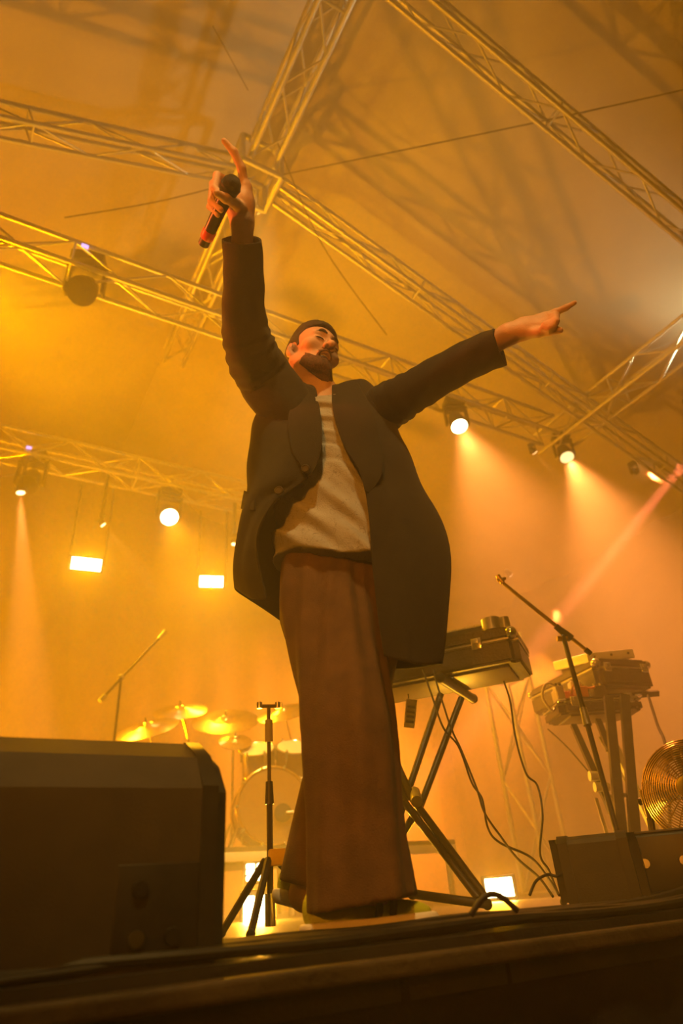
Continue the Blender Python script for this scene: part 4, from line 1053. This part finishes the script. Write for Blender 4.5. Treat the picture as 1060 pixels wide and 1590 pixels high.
# lapels and collar
def strip(name, rows_, nu=16, nv=36, m=jack_m, th=.006): return sheet(name, rows_, nu, nv, m, th, None, JK)
strip('lapel', [[Y_(489, 604, 1.566), Y_(476, 597, 1.580), Y_(464, 590, 1.595)], [Y_(497, 642, 1.512), Y_(470, 640, 1.508), Y_(448, 648, 1.514)], [Y_(500, 685, 1.474), Y_(473, 690, 1.468), Y_(452, 696, 1.470)], [Y_(490, 725, 1.462), Y_(478, 724, 1.460), Y_(466, 722, 1.462)], [Y_(480, 740, 1.466), Y_(478, 739, 1.464), Y_(476, 738, 1.466)]])
strip('lapel', [[Y_(515, 602, 1.576), Y_(534, 594, 1.600), Y_(552, 590, 1.620)], [Y_(517, 640, 1.506), Y_(548, 636, 1.505), Y_(578, 640, 1.515)], [Y_(532, 688, 1.490), Y_(560, 690, 1.486), Y_(590, 694, 1.500)], [Y_(556, 728, 1.474), Y_(572, 732, 1.472), Y_(592, 738, 1.480)], [Y_(566, 762, 1.474), Y_(568, 764, 1.474), Y_(572, 766, 1.476)]])
nk = [A_(NEK) + A_((.092 * math.cos(q) + .004, .004 + .088 * math.sin(q), .018 * math.sin(q) - .012)) for q in np.linspace(math.radians(-35), math.radians(215), 14)]
strip('collar', [[p + A_((0, 0, .035)) for p in nk], [p + A_(((p - A_(NEK))[0] * .16, (p - A_(NEK))[1] * .16, .012)) for p in nk], [p + A_(((p - A_(NEK))[0] * .45, (p - A_(NEK))[1] * .4, -.035)) for p in nk]], 48, 14)
btn = mat('jacket_button', (.05, .04, .03), .3, 0, .2, 40)
for x, y, Yb in ((433, 762, 1.463), (474, 728, 1.450)):
    c = pY(x, y, Yb); d = (CAM - c).normalized(); d = (d + Vector((-.3, -.3, .4))).normalized()
    MB().lathe([(.0125, -.003), (.0125, .003), (.010, .005), (.009, .0035), (.002, .0035)], M4(c, frame(d)), 20).build('button', btn, JK)
strip('pocket_flap', [[Y_(380, 762, 1.62), Y_(386, 764, 1.575), Y_(398, 765, 1.535)], [Y_(377, 778, 1.62), Y_(384, 780, 1.57), Y_(397, 781, 1.53)], [Y_(375, 790, 1.625), Y_(383, 792, 1.575), Y_(396, 793, 1.535)]], 12, 8)

# shoes: white soles, lime uppers with dark stripes
sole_m = mat('shoe_sole', (.86, .82, .78), .6, 0, .06, 20); lime_m = mat('lime_upper', (.50, .58, .03), .6, 0, .12, 30, .3, 200); stripe_m = mat('dark_stripe', (.05, .04, .02), .6)
def shoe(heel, toe, lift):
    heel = A_(heel); toe = A_(toe); d = toe - heel; L = np.linalg.norm(d); d /= L; z = np.array((0, 0, 1.)); s = np.cross(d, z); s /= np.linalg.norm(s); u = np.cross(s, d)
    Rr = np.stack([d, s, u], 1); at = lambda a, b, c: heel + d * a * L + s * b + u * c
    solef = field([ell(at(.15, 0, .022), (.060, .044, .034), .02, Rr), ell(at(.45, .0, .020), (.10, .043, .030), .03, Rr), ell(at(.76, .004, .020), (.09, .051, .030), .03, Rr)])
    cut = lambda P, c=None, r=None: np.maximum(np.maximum(solef(P, c, r), -((P - heel) @ u)), ((P - heel) @ u) - .033)
    lo = heel + d * L / 2 - .22; hi = heel + d * L / 2 + .22
    V, Q = skin(cut, lo, hi, .0045); o = np_mesh('shoe', V, Q, sole_m, SING, 1); o['label'] = 'sneaker with white sole and lime upper'
    upf = field([ell(at(.14, 0, .055), (.048, .034, .050), .02, Rr), ell(at(.40, 0, .045), (.085, .034, .040), .04, Rr), ell(at(.74, .003, .032), (.080, .041, .028), .03, Rr)])
    V, Q = skin(lambda P, c=None, r=None: np.maximum(upf(P, c, r), .030 - ((P - heel) @ u)), lo, hi, .0045); up = np_mesh('upper', V, Q, lime_m, o, 1)
    for a in (.36, .50, .62):
        V, Q = skin(lambda P, c=None, r=None: np.maximum(np.maximum(upf(P, c, r) - .0025, .031 - ((P - heel) @ u)), np.abs((P - heel) @ d / L - a - ((P - heel) @ u) * 1.2) - .035), lo, hi, .0045)
        np_mesh('stripe', V, Q, stripe_m, o)
    return o
shoe((-.135, 1.585, .0), (.115, 1.66, .004), 0)
hl = pY(434, 1404, 1.93)
shoe(tuple(hl), (hl.x + .21, 1.99, .012), 1)

# the microphone in his right hand
MH, MT = Vector(MICH), Vector(MICT); dm = (MT - MH).normalized(); Lm = (MT - MH).length
MIC = thing('microphone', 'black handheld microphone with a red ring gripped in the raised hand', 'microphone', MH + dm * (Lm / 2))
MB().lathe([(.006, -.0285), (.016, -.0245), (.0235, -.015), (.0262, -.003), (.0262, .003), (.0245, .016), (.0215, .027)], M4(MH, frame(dm)), 32).build('grille_head', mat('mic_grille', (.05, .045, .04), .45, .6, .3, 400, .8, 700), MIC)
MB().lathe([(.0270, -.004), (.0280, .0), (.0270, .004)], M4(MH, frame(dm)), 32).build('grille_band', BLACKMET, MIC)
MB().lathe([(.0215, .026), (.0205, .04), (.0182, .07), (.0172, Lm - .045), (.0172, Lm - .040)], M4(MH, frame(dm)), 28).build('handle', mat('mic_body', (.03, .028, .025), .28, .2, .2, 20), MIC)
MB().lathe([(.0178, Lm - .045), (.0190, Lm - .042), (.0190, Lm - .020), (.0178, Lm - .017)], M4(MH, frame(dm)), 28).build('colour_ring', mat('red_ring', (.75, .06, .05), .4, 0, .05), MIC)
MB().lathe([(.0160, Lm - .018), (.0155, Lm + .006), (.012, Lm + .008)], M4(MH, frame(dm)), 24).build('end_cap', BLACKPL, MIC)
